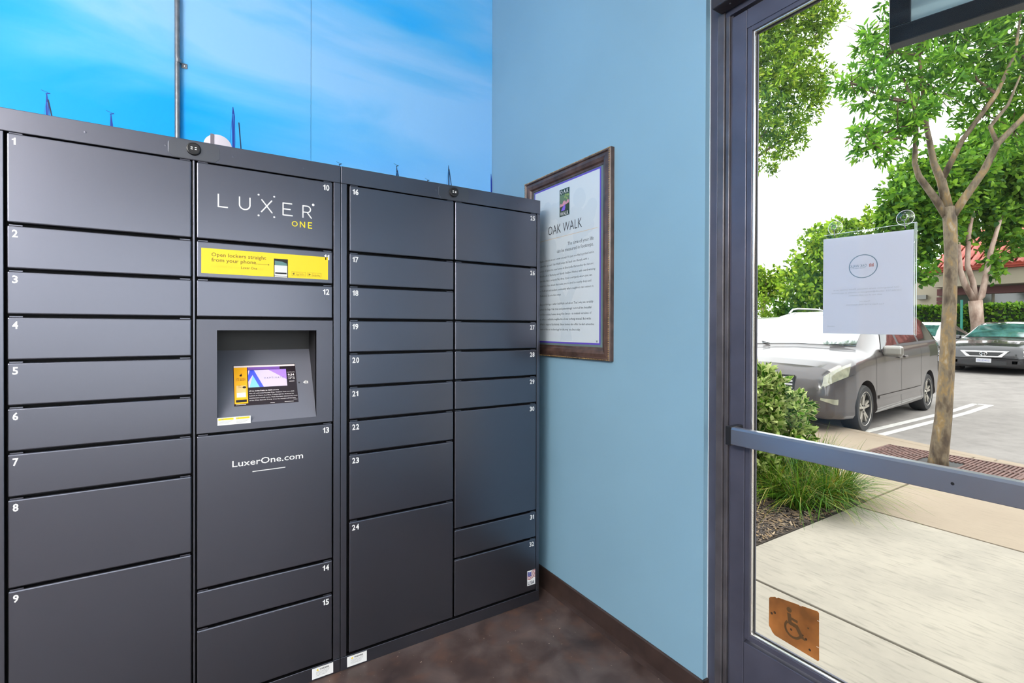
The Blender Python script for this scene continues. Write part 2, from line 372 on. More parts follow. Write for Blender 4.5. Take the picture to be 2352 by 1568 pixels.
# -- second cabinet
L2, H2 = locker(XS, XR, 'charcoal parcel locker cabinet with doors 16 to 32 beside the blue wall', [(XS+.0012, .4585), (1.3575, XR-.0008)])
camera_puck(H2, .9105, .84, .985)
for n, a, b in ((16,0,2),(17,2,3),(18,3,4),(19,4,5),(20,5,6),(21,6,7),(22,7,8),(23,8,10),(24,10,13.96)): door(L2, n, .4685, .9135, a, b, 'L')
D4 = {}
for n, a, b in ((25,0,2),(26,2,4),(27,4,5),(28,5,6),(29,6,7),(30,7,11),(31,11,12),(32,12,13.96)): D4[n] = door(L2, n, .9205, 1.3555, a, b, 'R')

# -- logo on door 10
g = MB(); O = OL(0, 0); w = .0042; e = .0007
def ln(*p): g.line2(O, LK_R, LK_U, p, w, e)
ln((.032, 1.782), (.032, 1.740), (.059, 1.740))
ln(*([(.095, 1.782)] + [(.111-.016*math.cos(R(a)), 1.756-.016*math.sin(R(a))) for a in range(0, 181, 15)] + [(.127, 1.782)]))
ln((.164, 1.782), (.197, 1.739)); ln((.196, 1.782), (.163, 1.739))
ln((.262, 1.780), (.233, 1.780), (.233, 1.737), (.264, 1.737)); ln((.233, 1.759), (.257, 1.759))
ln((.300, 1.736), (.300, 1.779), (.3145, 1.779), *[(.3145+.0115*math.sin(R(a)), 1.7675+.0115*math.cos(R(a))) for a in range(20, 181, 20)], (.300, 1.756)); ln((.3145, 1.756), (.329, 1.736))
for x, z in ((.154, 1.798), (.204, 1.798), (.154, 1.725), (.204, 1.725)): g.disc2(O, LK_R, LK_U, x, z, .0032, e)
g.disc2(O, LK_R, LK_U, .3355, 1.787, .0045, e)
g.build('logo_lettering', M_num, D2[10], recalc=False)
g = MB(); w = .0033
g.ring2(O, LK_R, LK_U, .272, 1.709, .0098, .0068, e)
ln((.291, 1.699), (.291, 1.719), (.306, 1.699), (.306, 1.719)); ln((.331, 1.719), (.319, 1.719), (.319, 1.699), (.331, 1.699)); ln((.319, 1.709), (.329, 1.709))
g.build('logo_lettering', mat('yellow_logo', (.9, .72, .02), .5), D2[10], recalc=False)
# -- yellow phone sticker on door 11
st = box('phone_sticker', (-.017, .3885, YD-.0006, YD-.0001, 1.5105, 1.5955), M_yel, D2[11])
g = MB(); e = .0009
g.text('Open lockers straight', OL(.012, 1.5695), LK_R, LK_U, .0125, width=.166, bold=.01, off=e).text('from your phone.', OL(.012, 1.5515), LK_R, LK_U, .0125, width=.138, bold=.01, off=e)
g.text('Luxer One', OL(.100, 1.5325), LK_R, LK_U, .0085, width=.050, bold=.01, off=e)
g.line2(O, LK_R, LK_U, [(.152, 1.5525), (.184, 1.5525)], .0009, e).disc2(O, LK_R, LK_U, .186, 1.5525, .0021, e)
g.line2(O, LK_R, LK_U, [(.262, 1.533), (.309, 1.533), (.309, 1.519), (.262, 1.519), (.262, 1.533)], .0006, e).line2(O, LK_R, LK_U, [(.316, 1.533), (.364, 1.533), (.364, 1.519), (.316, 1.519), (.316, 1.533)], .0006, e)
g.text('App Store', OL(.277, 1.5215), LK_R, LK_U, .0055, width=.028, off=e).text('Google Play', OL(.331, 1.5215), LK_R, LK_U, .0052, width=.029, off=e)
g.text('Download on the', OL(.277, 1.5285), LK_R, LK_U, .0022, width=.024, off=e).text('GET IT ON', OL(.331, 1.5285), LK_R, LK_U, .0022, width=.014, off=e)
g.disc2(O, LK_R, LK_U, .2685, 1.5255, .0032, e).disc2(O, LK_R, LK_U, .2695, 1.5298, .0011, e)
g.flat([(.320, 1.5305), (.320, 1.5215), (.328, 1.526)], [(0, 1, 2)], O, LK_R, LK_U, e)
g.build('sticker_print', M_brownprint, st.parent, recalc=False)
MB().text('Download the new', OL(.012, 1.5325), LK_R, LK_U, .0082, width=.083, off=e).text('app', OL(.153, 1.5325), LK_R, LK_U, .0082, width=.016, off=e).build('sticker_print', M_yprint, st.parent, recalc=False)
g = MB().rect2(O, LK_R, LK_U, .203, .249, 1.5108, 1.575, .0008); g.build('printed_phone', mat('phone_white', (.8, .8, .8), .4), st.parent, recalc=False)
g = MB().rect2(O, LK_R, LK_U, .2045, .2475, 1.553, 1.5765, .001).rect2(O, LK_R, LK_U, .207, .245, 1.522, 1.5275, .001).rect2(O, LK_R, LK_U, .2045, .2475, 1.514, 1.5155, .001)
g.line2(O, LK_R, LK_U, [(.204, 1.5108), (.204, 1.5755), (.248, 1.5755), (.248, 1.5108)], .0022, .001); g.build('printed_phone', M_blackprint, st.parent, recalc=False)
MB().flat([(.206, 1.553), (.2455, 1.553), (.2455, 1.561), (.23, 1.567), (.206, 1.569)], [(0, 1, 2, 3, 4)], O, LK_R, LK_U, .0012).build('printed_phone', mat('phone_teal', (.12, .25, .25), .5), st.parent, recalc=False)
# -- web address on door 13
MB().text('LuxerOne.com', OL(.073, .8445), LK_R, LK_U, .0215, width=.228, bold=.012, off=e).build('web_address', M_num, D2[13], recalc=False)
MB().rect2(O, LK_R, LK_U, .135, .241, .8185, .8213, e).build('web_address', M_num, D2[13], recalc=False)

# -- console with the sloped touch screen, between doors 12 and 13
z1c, z0c = zk(4)-.0045, zk(7)+.0045
ox0, ox1, oz0, oz1 = .028, .3475, .9945, 1.3185
M_cons = mat('console_grey', (.03, .03, .036), .38, spec=.5, ior=2.2, tint=(.8, .82, 1.0), bump=(700, .08, .0005))
g = MB()
for b in ((c2[0], ox0, z0c, z1c), (ox1, c2[1], z0c, z1c), (ox0, ox1, z0c, oz0), (ox0, ox1, oz1, z1c)): g.box(b[0], b[1], YD, YD+.02, b[2], b[3])
cons = g.build('console_panel', M_cons, L1, weld=True)
yb, zb = YD+.158, 1.2426; sl = Vector((0, yb-YD, zb-oz0)); SLN = sl.length; su = sl.normalized()
g = MB(); g.poly([(ox0, YD+.001, oz0), (ox1, YD+.001, oz0), (ox1, yb, zb), (ox0, yb, zb)]); g.build('slope_panel', mat('slope_grey', (.17, .175, .215), .42, spec=.5), cons, recalc=False)
g = MB(); g.poly([(ox0, yb, zb), (ox1, yb, zb), (ox1, yb, oz1), (ox0, yb, oz1)]).poly([(ox0, YD+.002, oz1), (ox0, yb, oz1), (ox1, yb, oz1), (ox1, YD+.002, oz1)])
g.poly([(ox1, YD+.002, oz0), (ox1, YD+.002, oz1), (ox1, yb, oz1), (ox1, yb, zb)]).poly([(ox0, YD+.002, oz0), (ox0, yb, zb), (ox0, yb, oz1), (ox0, YD+.002, oz1)])
g.build('recess_lining', mat('recess_dark', (.018, .018, .02), .5), cons, recalc=False)
# the carcass stops behind the recess: hollow it by rebuilding the carcass in three blocks
for o in list(L1.children):
    if o.name.startswith('carcass'): bpy.data.objects.remove(o)
g = MB()
for b in ((XA+.004, XS-.004, YD+.17, YM-.006, .05, TOP-.004), (XA+.004, ox0-.004, YD+.026, YD+.17, .05, TOP-.004), (ox1+.004, XS-.004, YD+.026, YD+.17, .05, TOP-.004), (ox0-.004, ox1+.004, YD+.026, YD+.17, oz1+.004, TOP-.004), (ox0-.004, ox1+.004, YD+.026, YD+.17, .05, oz0-.02)): g.box(*b)
g.build('carcass', M_lockin, L1)
# screen: local frame on the slope, x to the right and y up the slope
SO = Vector((0, YD+.001, oz0)) + Vector((0, -su.z, su.y))*-.0
SR = Vector((1, 0, 0)); SNo = SR.cross(su)
sx0, sx1, sy0, sy1 = .082, .2885, .226*SLN, .768*SLN
def scr(name, col, e, rough=.25): return mat(name, col, rough, emit=e)
g = MB(); pts = [SO+SR*x+su*y for x, y in ((sx0-.002, sy0-.002), (sx1+.002, sy0-.002), (sx1+.002, sy1+.002), (sx0-.002, sy1+.002))]; g.prism(pts, SNo*.0012)
screen = g.build('touch_screen', mat('screen_dark', (.022, .016, .02), .08, emit=.6), L1)
def sprint(fn, name, material, off): q = MB(); fn(q, off); return q.build(name, material, screen, recalc=False)
fx = lambda t: sx0+(sx1-sx0)*t
fy = lambda t: sy0+(sy1-sy0)*t
sprint(lambda q, o: q.rect2(SO, SR, su, sx0, sx1, fy(.955), fy(1.0), o), 'screen_strip', scr('scr_white', (.75, .66, .66), .5), .0016)
sprint(lambda q, o: q.rect2(SO, SR, su, fx(.215), fx(.74), fy(.885), fy(.955), o), 'screen_strip', scr('scr_purple', (.17, .08, .33), .6), .0015)
sprint(lambda q, o: q.rect2(SO, SR, su, fx(.0), fx(.205), fy(.04), fy(.955), o), 'screen_sidebar', scr('scr_orange', (.9, .42, .015), .45), .0016)
sprint(lambda q, o: q.rect2(SO, SR, su, fx(.22), fx(.845), fy(.43), fy(.875), o), 'screen_picture', scr('scr_pale', (.55, .47, .68), .6), .0016)
sprint(lambda q, o: q.flat([(fx(.55), fy(.875)), (fx(.845), fy(.60)), (fx(.845), fy(.875))], [(0, 1, 2)], SO, SR, su, o), 'screen_picture', scr('scr_violet', (.36, .2, .75), .6), .0017)
sprint(lambda q, o: q.flat([(fx(.235), fy(.43)), (fx(.40), fy(.43)), (fx(.30), fy(.76))], [(0, 1, 2)], SO, SR, su, o), 'screen_picture', scr('scr_teal', (.2, .5, .6), .6), .0018)
sprint(lambda q, o: q.flat([(fx(.22), fy(.58)), (fx(.22), fy(.74)), (fx(.25), fy(.875)), (fx(.315), fy(.875)), (fx(.305), fy(.78))], [(0, 1, 2, 3, 4)], SO, SR, su, o).flat([(fx(.25), fy(.875)), (fx(.315), fy(.875)), (fx(.46), fy(.43)), (fx(.395), fy(.43))], [(0, 3, 2, 1)], SO, SR, su, o), 'screen_picture', scr('scr_blue', (.07, .1, .62), .6), .002)
S_bp = M_blackprint; S_wp = scr('scr_text', (.75, .7, .7), .7)
def tx(q, body, x, y, cap, width, o, al='L', b=0.): q.text(body, SO+SR*fx(x)+su*fy(y), SR, su, cap, width=width, align=al, bold=b, off=o)
def dark(q, o):
    tx(q, 'C A P T I V A T E', .475, .635, .0062, .066, o)
    tx(q, 'TAP SCREEN', .03, .66, .0042, .031, o); tx(q, 'TO BEGIN', .035, .615, .0052, .029, o, b=.02); tx(q, 'GIFT', .06, .47, .004, .010, o); tx(q, 'CARD', .06, .43, .004, .012, o)
    q.disc2(SO, SR, su, fx(.105), fy(.745), .004, o).line2(SO, SR, su, [(fx(.105), fy(.745)), (fx(.118), fy(.79))], .0026, o)
    q.disc2(SO, SR, su, fx(.155), fy(.44), .0062, o, ry=.0042).rect2(SO, SR, su, fx(.02), fx(.185), fy(.075), fy(.135), o)
sprint(dark, 'screen_lettering', S_bp, .0022)
sprint(lambda q, o: q.rect2(SO, SR, su, fx(.032), fx(.178), fy(.19), fy(.49), o), 'screen_card', scr('scr_card', (.75, .5, .2), .5), .0019)
sprint(lambda q, o: q.rect2(SO, SR, su, fx(.038), fx(.172), fy(.20), fy(.31), o), 'screen_card', scr('scr_cardw', (.75, .68, .68), .5), .0021)
def white(q, o):
    tx(q, 'CAPTIVATE', .86, .775, .0028, .026, o); tx(q, '9:34', .87, .69, .0082, .022, o, b=.02); tx(q, "55°", .875, .60, .0062, .013, o)
    q.ring2(SO, SR, su, fx(.965), fy(.615), .0035, .0026, o, 16)
    q.rect2(SO, SR, su, fx(.87), fx(.98), fy(.66), fy(.665), o).rect2(SO, SR, su, fx(.885), fx(.97), fy(.535), fy(.545), o)
    tx(q, 'US to invite Putin to G20 summit', .225, .325, .0042, .098, o, b=.015)
    for i, (s, wd_) in enumerate((('The US will invite Russian Pres. Vladimir Putin to a G20', .150), ('summit in Miami, but Pres. Trump said he declined his', .148), ('involvement would come. Putin has been shunned by most', .160), ('of the West but not Trump since the invasion of Ukraine.', .154))): tx(q, s, .225, .265-.058*i, .0036, wd_, o)
    tx(q, 'reuters', .93, .055, .0032, .013, o); q.rect2(SO, SR, su, fx(.02), fx(.17), fy(.012), fy(.022), o).rect2(SO, SR, su, fx(.55), fx(.62), fy(.012), fy(.02), o).rect2(SO, SR, su, fx(.78), fx(.93), fy(.012), fy(.02), o)
sprint(white, 'screen_lettering', S_wp, .0022)
# webcam hole and white camera mark
MB().disc2(SO, SR, su, .2990, .495*SLN, .0032, .0005).build('webcam_hole', M_blackp, cons, recalc=False)
g = MB(); cx, cy = .3225, .495*SLN
g.flat([(cx-.010, cy), (cx-.005, cy-.004), (cx-.004, cy-.005), (cx+.009, cy-.005), (cx+.009, cy+.005), (cx+.004, cy+.0052), (cx+.002, cy+.0068), (cx-.002, cy+.0068), (cx-.004, cy+.0048), (cx-.005, cy+.004)], [tuple(range(10))], SO, SR, su, .0006); g.build('camera_mark', M_num, cons, recalc=False)
MB().ring2(SO, SR, su, cx+.002, cy, .0036, .0022, .0009, 16).build('camera_mark', M_blackprint, cons, recalc=False)
# small caution sticker on the console lip
stk = box('caution_sticker', (.029, .1295, YD-.0007, YD-.0001, .9925, 1.0185), M_num, L1)
MB().rect2(O, LK_R, LK_U, .032, .077, 1.0095, 1.016, .0010).rect2(O, LK_R, LK_U, .084, .126, 1.0095, 1.016, .0010).build('sticker_band', M_yel, stk, recalc=False)
g = MB()
for i in range(3): g.rect2(O, LK_R, LK_U, .033, .074-.006*i, 1.0055-.004*i, 1.0062-.004*i, .001).rect2(O, LK_R, LK_U, .085, .123-.004*i, 1.0055-.004*i, 1.0062-.004*i, .001)
g.disc2(O, LK_R, LK_U, .043, 1.0127, .0022, .0013).disc2(O, LK_R, LK_U, .09, 1.0127, .0018, .0013); g.build('sticker_print', mat('grey_print', (.35, .35, .36), .6), stk, recalc=False)
# warning stickers on the kick plates, flag sticker on door 32
def warn(par, x0):
    s = box('warning_sticker', (x0, x0+.076, YD-.0012, YD-.0007, .006, .046), M_num, par)
    g = MB().text('WARNING', OL(x0+.027, .0345), LK_R, LK_U, .0062, width=.034, bold=.03, off=.0016)
    for i, t in enumerate(('Anchor this cabinet to the wall', 'or floor before use. Failure to', 'do so may cause serious injury', 'or death from tipping over.')): g.text(t, OL(x0+.014, .0285-.0045*i), LK_R, LK_U, .0022, width=.048-.003*i, off=.0016)
    g.build('sticker_print', M_blackprint, s, recalc=False)
    MB().flat([(x0+.015, .034), (x0+.024, .034), (x0+.0195, .0415)], [(0, 1, 2)], O, LK_R, LK_U, .0016).build('sticker_print', M_yel, s, recalc=False)
warn(L1, .333); warn(L2, .461)
fl = box('flag_sticker', (1.3055, 1.3515, YD-.0006, YD-.0001, .087, .1585), M_num, D4[32])
g = MB(); wv = lambda x: .0035*math.sin((x-1.3055)/.046*2*math.pi+2.6)
for i in range(6):
    zz = .155-.0066*i; xa_ = 1.329 if i < 3 else 1.3065; n = 10
    v = [(xa_+(1.351-xa_)*j/n, zz+wv(xa_+(1.351-xa_)*j/n)) for j in range(n+1)]
    g.flat(v + [(x, z-.0033) for x, z in v[::-1]], [tuple(range(2*n+2))], O, LK_R, LK_U, .001)
g.build('flag_print', mat('flag_red', (.35, .05, .06), .5), fl, recalc=False)
n = 8; v = [(1.307+.0215*j/n, .155+wv(1.307+.0215*j/n)) for j in range(n+1)]
MB().flat(v + [(x, z-.021) for x, z in v[::-1]], [tuple(range(2*n+2))], O, LK_R, LK_U, .0012).build('flag_print', mat('flag_blue', (.04, .06, .3), .5), fl, recalc=False)
g = MB()
for i in range(4):
    for j in range(4): g.disc2(O, LK_R, LK_U, 1.3095+.0055*i, .1535-.005*j+wv(1.3095+.0055*i), .0011, .0014, 5)
g.build('flag_print', M_num, fl, recalc=False)
MB().text('USA', OL(1.3095, .0905), LK_R, LK_U, .0165, width=.037, bold=.02, off=.001).build('flag_print', mat('navy_print', (.01, .015, .06), .5), fl, recalc=False)

# ------------------------------------------------------------------ framed poster on the blue wall
PO = empty('framed_poster', (XW, 1.857, 1.19), 'framed apartment community poster on blue wall beside the lockers', 'poster')
py0, py1, pz0, pz1 = 1.529, 2.185, 1.188, 2.102
M_wood = mat('bronze_wood_moulding', (.085, .05, .04), .28, spec=.6, noise=(22, .55))
M_gold = mat('worn_gold_bead', (.38, .24, .1), .35, metal=.5, noise=(60, .7))
fw = .058
def frame_bar(a, b, inward):      # mitred moulding with a stepped profile
    a, b, n = Vector(a), Vector(b), Vector(inward); d = (b-a).normalized()
    prof = [(0, 0), (0, .020), (.006, .026), (.012, .027), (.016, .022), (.030, .025), (.044, .020), (.050, .012), (fw, .010), (fw, 0)]
    v = []
    for end, sg in ((a, 1), (b, -1)): v += [end + n*p + d*sg*p + Vector((-h, 0, 0)) for p, h in prof]
    k = len(prof); return MB().add(v, [(i, i+1, k+i+1, k+i) for i in range(k-1)] + [(k-1, 0, k, 2*k-1), tuple(range(k)), tuple(range(k, 2*k))[::-1]])
cn = [(XW, py0, pz0), (XW, py1, pz0), (XW, py1, pz1), (XW, py0, pz1)]
for i, nn in enumerate(((0, 0, 1), (0, -1, 0), (0, 0, -1), (0, 1, 0))):
    mo = frame_bar(cn[i], cn[(i+1) % 4], nn).build('moulding', M_wood, PO)
    a, b = Vector(cn[i]), Vector(cn[(i+1) % 4]); d = (b-a); k = int(d.length/.0095)
    g = MB()
    for j in range(k):
        p = a + d*((j+.5)/k) + Vector(nn)*.0055 + Vector((-.0255, 0, 0)); r = .0042
        g.add([p+Vector(q)*r for q in ((1,0,0),(-1,0,0),(0,1,0),(0,-1,0),(0,0,1),(0,0,-1))], [(0,2,4),(2,1,4),(1,3,4),(3,0,4),(2,0,5),(1,2,5),(3,1,5),(0,3,5)])
    g.build('gold_beading', M_gold, mo, smooth='all')
XP = XW-.006
OP, PR, PU_ = (XP, 0, 0), (0, -1, 0), (0, 0, 1)        # poster plane seen from the room: x = -Y
box('mat_board', (XP, XW-.001, py0+fw-.004, py1-fw+.004, pz0+fw-.004, pz1-fw+.004), mat('grey_green_mat', (.13, .2, .2), .6), PO)
def prect(name, y0, y1, z0, z1, material, off): return MB().rect2(OP, PR, PU_, -y1, -y0, z0, z1, off).build(name, material, PO, recalc=False)
prect('purple_border', 1.604, 2.117, 1.2555, 2.0405, mat('purple_border', (.11, .07, .5), .5), .0004)
sheet = prect('poster_sheet', 1.612, 2.109, 1.2635, 2.0325, mat('pale_poster_paper', (.6, .68, .74), .5), .0008)
# faint oak silhouette behind the text
g = MB(); rr = random.Random(3)
for i in range(26): g.disc2(OP, PR, PU_, -(1.86+rr.uniform(-.2, .2)), 1.72+rr.uniform(-.16, .22)*1.0, rr.uniform(.03, .06), .0009+.00001*i, 12)
g.flat([(-1.89, 1.27), (-1.80, 1.27), (-1.825, 1.42), (-1.72, 1.62), (-1.74, 1.63), (-1.85, 1.48), (-1.95, 1.62), (-1.97, 1.61), (-1.87, 1.42)], [tuple(range(9))], OP, PR, PU_, .0009)
g.build('printed_tree', mat('poster_ghost', (.55, .64, .71), .5), sheet, recalc=False)
# emblem
prect('emblem', 1.823, 1.899, 1.872, 2.004, mat('emblem_green', (.012, .045, .035), .5), .0014)
prect('emblem', 1.8265, 1.8955, 1.899, 1.977, mat('emblem_sage', (.12, .2, .12), .5), .0016)
g = MB().flat([(-1.8955, 1.927), (-1.89, 1.936), (-1.879, 1.930), (-1.868, 1.945), (-1.857, 1.946), (-1.847, 1.934), (-1.838, 1.947), (-1.8265, 1.944), (-1.8265, 1.925), (-1.85, 1.922), (-1.8955, 1.918)], [tuple(range(11))], OP, PR, PU_, .0018); g.build('emblem', mat('emblem_pink', (.6, .28, .36), .5), PO, recalc=False)
g = MB().flat([(-1.8955, 1.899), (-1.8265, 1.899), (-1.8265, 1.931), (-1.84, 1.928), (-1.87, 1.922), (-1.8955, 1.919)], [tuple(range(6))], OP, PR, PU_, .002); g.build('emblem', mat('emblem_dark', (.03, .06, .03), .5), PO, recalc=False)
g = MB().flat([(-1.887, 1.899), (-1.858, 1.899), (-1.853, 1.912), (-1.855, 1.925), (-1.846, 1.931), (-1.868, 1.922), (-1.879, 1.911)], [tuple(range(7))], OP, PR, PU_, .0022); g.build('emblem', mat('emblem_violet', (.2, .12, .65), .5), PO, recalc=False)
rr = random.Random(5); g = MB()
for i in range(9): g.disc2(OP, PR, PU_, -1.845+rr.uniform(-.012, .017), 1.963+rr.uniform(-.012, .012), rr.uniform(.003, .005), .0022+.00002*i, 7)
g.build('emblem', mat('emblem_leaf', (.3, .42, .12), .5), PO, recalc=False)
def PT(y, z): return (XP, y, z)
M_ink = mat('dark_ink', (.012, .02, .03), .5); M_ink2 = mat('blue_grey_ink', (.045, .07, .095), .5)
MB().text('O A K', PT(1.8935, 1.981), PR, PU_, .0185, width=.064, bold=.01, off=.0018).text('WALK', PT(1.8935, 1.876), PR, PU_, .0185, width=.064, off=.0018).build('emblem_lettering', M_num, PO, recalc=False)
MB().text('OAK WALK', PT(1.993, 1.7965), PR, PU_, .045, width=.262, bold=-.012, off=.0014).build('poster_title', M_ink, PO, recalc=False)
prect('title_rule', 1.625, 2.10, 1.7745, 1.7765, mat('rule_orange', (.65, .5, .33), .5), .0013)
MB().text('The time of your life', PT(1.651, 1.7265), PR, PU_, .0165, width=.185, align='R', off=.0014).text('can be measured in footsteps.', PT(1.651, 1.700), PR, PU_, .0165, width=.268, align='R', off=.0014).build('poster_motto', M_ink2, PO, recalc=False)
para = [('Walkable urbanism is not a new concept. It’s just one that’s gotten lost in', .435), ('the suburban sprawl. Oak Walk brings life back into lifestyle with a', .40), ('collection of distinctive new homes in Emeryville that evokes the historic', .433), ('neighborhoods of Berkeley and North Oakland. Homes with award-winning', .445), ('architecture that is uniquely Bay Area. Quiet courtyards where you can', .423), ('relax and tree-line streets that invite you to stroll to nearby shops and', .418), ('cafes. A vibrant and modern community where neighbors can connect in', .433), ('old fashioned, face-to-face ways.', .20), None,
  ('Building on Heritage is what OakWalk is all about. That’s why we carefully', .433), ('preserved the large Oak trees and painstakingly restored five beautiful', .42), ('turn-of-the-century homes along 41st Street – to remind ourselves of', .42), ('a time when a walkable neighborhood was nothing unusual. But while', .418), ('OakWalk is inspired by history, these homes also offer modern amenities', .44), ('and state-of-the-art technology for the way you live today.', .345)]
g = MB()
for i, p in enumerate(para):
    if p: g.text(p[0], PT(2.084, 1.667-.0253*i - (.0 if i < 9 else -.006)), PR, PU_, .0105, width=p[1], off=.0014, res=1)
g.build('poster_text', M_ink2, PO, recalc=False)
MB().ring2(OP, PR, PU_, -1.6265, 1.272, .0052, .003, .0014, 4, 45, 405).rect2(OP, PR, PU_, -1.6295, -1.6235, 1.2705, 1.2718, .0015).rect2(OP, PR, PU_, -1.6295, -1.6235, 1.2675, 1.2688, .0015).build('housing_mark', M_ink, PO, recalc=False)

# ------------------------------------------------------------------ storefront frame, door and glazing in the right wall
XF = 1.495                                # room-side face of the frame
tr1 = struct(empty('trim_1', (XF, 1.05, 0)))
def tbox(name, b, material, par, bevel=.0015): return box(name, b, material, par, bevel=bevel)
tbox('jamb', (XF, XF+.11, 1.052, 1.102, 0, 2.78), M_frame, tr1)
tbox('jamb_fin', (XF-.004, XF+.03, 1.024, 1.051, 0, 2.78), M_frame2, tr1, .003)
tbox('jamb_stop', (XF+.010, XF+.11, 1.0015, 1.0235, 0, 2.42), M_frame, tr1)
tbox('jamb_bead', (XF+.001, XF+.012, 1.008, 1.0225, 0, 2.42), M_frame2, tr1, .002)
tbox('header', (XF, XF+.11, .02, 1.0235, 2.385, 2.78), M_frame, tr1)
tbox('jamb', (XF, XF+.11, -.03, .019, 0, 2.78), M_frame, tr1)
tbox('wall_edge_bead', (XF-.0025, XF+.001, 1.0795, 1.0818, .1, 2.78), mat('white_caulk', (.55, .62, .68), .5), tr1, 0)
op = empty('door_operator', (1.44, .55, 2.40), 'dark box shaped door operator housing above the glass door', 'door operator')
tbox('housing', (1.438, XF-.0005, .05, 1.038, 2.402, 2.56), mat('operator_brown', (.05, .042, .046), .35, metal=.3, noise=(8, .2)), op, .004)
MB().lathe([(.0035, 0), (.003, .0012), (.0001, .0016)], (1.462, .985, 2.402), (0, 0, -1), 12).build('screw', M_steel, op, smooth=True)

d1 = struct(empty('door_1', (XF, .5, .01)))
yl, yr = .9985, .045
tbox('stile', (XF, XF+.045, .9465, yl, .012, 2.372), M_frame, d1, .002)
tbox('stile', (XF, XF+.045, yr, yr+.06, .012, 2.372), M_frame, d1, .002)
tbox('top_rail', (XF, XF+.045, yr+.0605, .946, 2.31, 2.372), M_frame, d1, .002)
tbox('bottom_rail', (XF, XF+.045, yr+.0605, .946, .012, .30), M_frame, d1, .002)
gy0, gy1, gz0, gz1 = yr+.075, .929, .3285, 2.296      # daylight opening
# stepped glazing stops and bright beads round the pane
def surround(name, y0, y1, z0, z1, t, xa, xb, material, bev=.0008):
    for b in ((y1, y1+t, z0-t, z1+t), (y0-t, y0, z0-t, z1+t), (y0, y1, z0-t, z0), (y0, y1, z1, z1+t)): tbox(name, (xa, xb, *b), material, d1, bev)
surround('glazing_stop', gy0, gy1, gz0, gz1, .0165, XF+.003, XF+.042, M_frame)
surround('glazing_bead', gy0+.0055, gy1-.0055, gz0+.0055, gz1-.0055, .005, XF+.008, XF+.0195, M_bead, .001)
surround('gasket', gy0+.0085, gy1-.0085, gz0+.0085, gz1-.0085, .007, XF+.0198, XF+.0218, M_gasket, 0)
XG = XF+.022
tbox('glass_pane', (XG, XG+.006, gy0+.002, gy1-.002, gz0+.002, gz1-.002), M_glass, d1, 0)
# push bar across the door
pb = MB().prism([(1.424, .949, .9575), (1.424, .949, 1.006), (1.43, .949, 1.012), (1.452, .949, 1.012), (1.452, .949, .9575)], (0, -.86, 0)).build('push_bar', M_bar, d1, bevel=.002)
tbox('bar_bracket', (1.43, XF, .951, .972, .952, 1.0125), M_blackp, pb, .002); tbox('bar_bracket', (1.43, XF, .068, .088, .952, 1.0125), M_blackp, pb, .002)
MB().lathe([(.0035, 0), (.003, .0005), (.0001, .0006)], (1.424, .4, .981), (-1, 0, 0), 12).build('screw', M_blackp, pb, smooth=True)
struct(tbox('trim_2', (XF-.02, 1.72, -.03, 1.08, -.002, .011), M_frame2, None))           # threshold

# storefront bays beside the door and in the back wall
def bay(n, axis, a0, a1, p):
    w = struct(empty('window_%d' % n, (p, (a0+a1)/2, .1) if axis == 'Y' else ((a0+a1)/2, p, .1)))
    def bx(name, a, b, z0, z1, t0, t1, mt): tbox(name, (p+t0, p+t1, a, b, z0, z1) if axis == 'Y' else (a, b, p+t0, p+t1, z0, z1), mt, w, 0)
    bx('frame', a0, a0+.05, 0, 2.5, 0, .11, M_frame); bx('frame', a1-.05, a1, 0, 2.5, 0, .11, M_frame); bx('frame', a0+.05, a1-.05, 0, .25, 0, .11, M_frame); bx('frame', a0+.05, a1-.05, 2.42, 2.5, 0, .11, M_frame)
    bx('pane', a0+.05, a1-.05,   .25, 2.42, .05, .056, M_glass)
bay(1, 'X', -2.6, -1.3, YB-.11); bay(2, 'X', -1.3, .0, YB-.11); bay(3, 'X', .0, 1.1, YB-.11)

# notice in a clear sleeve, hung from two suction cups on the pane
nt_ = empty('notice_sleeve', (XG-.004, .609, 1.314), 'white notice in clear plastic sleeve hanging on the door glass', 'notice')
xs0 = XG-.006
M_sleeve = glass_mat('clear_plastic', (.93, .96, .95), 1.4, .05)
MB().poly([(xs0, .7165, 1.3155), (xs0, .497, 1.313), (xs0, .497, 1.5985), (xs0, .715, 1.6005)]).build('plastic_sleeve', M_sleeve, nt_, recalc=False)
MB().box(xs0+.0006, xs0+.0012, .5005, .502, 1.314, 1.598).box(xs0+.0006, xs0+.0012, .497, .4982, 1.313, 1.598).box(xs0+.0006, xs0+.0012, .498, .715, 1.5978, 1.599).build('sleeve_edge', mat('plastic_weld', (.75, .8, .8), .2), nt_)
pp = MB().prism([(xs0+.001, .7165, 1.3165), (xs0+.001, .5035, 1.3145), (xs0+.001, .5035, 1.5815), (xs0+.001, .7165, 1.588)], (.0006, 0, 0)).build('paper', mat('paper', (.54, .55, .645), .7), nt_)
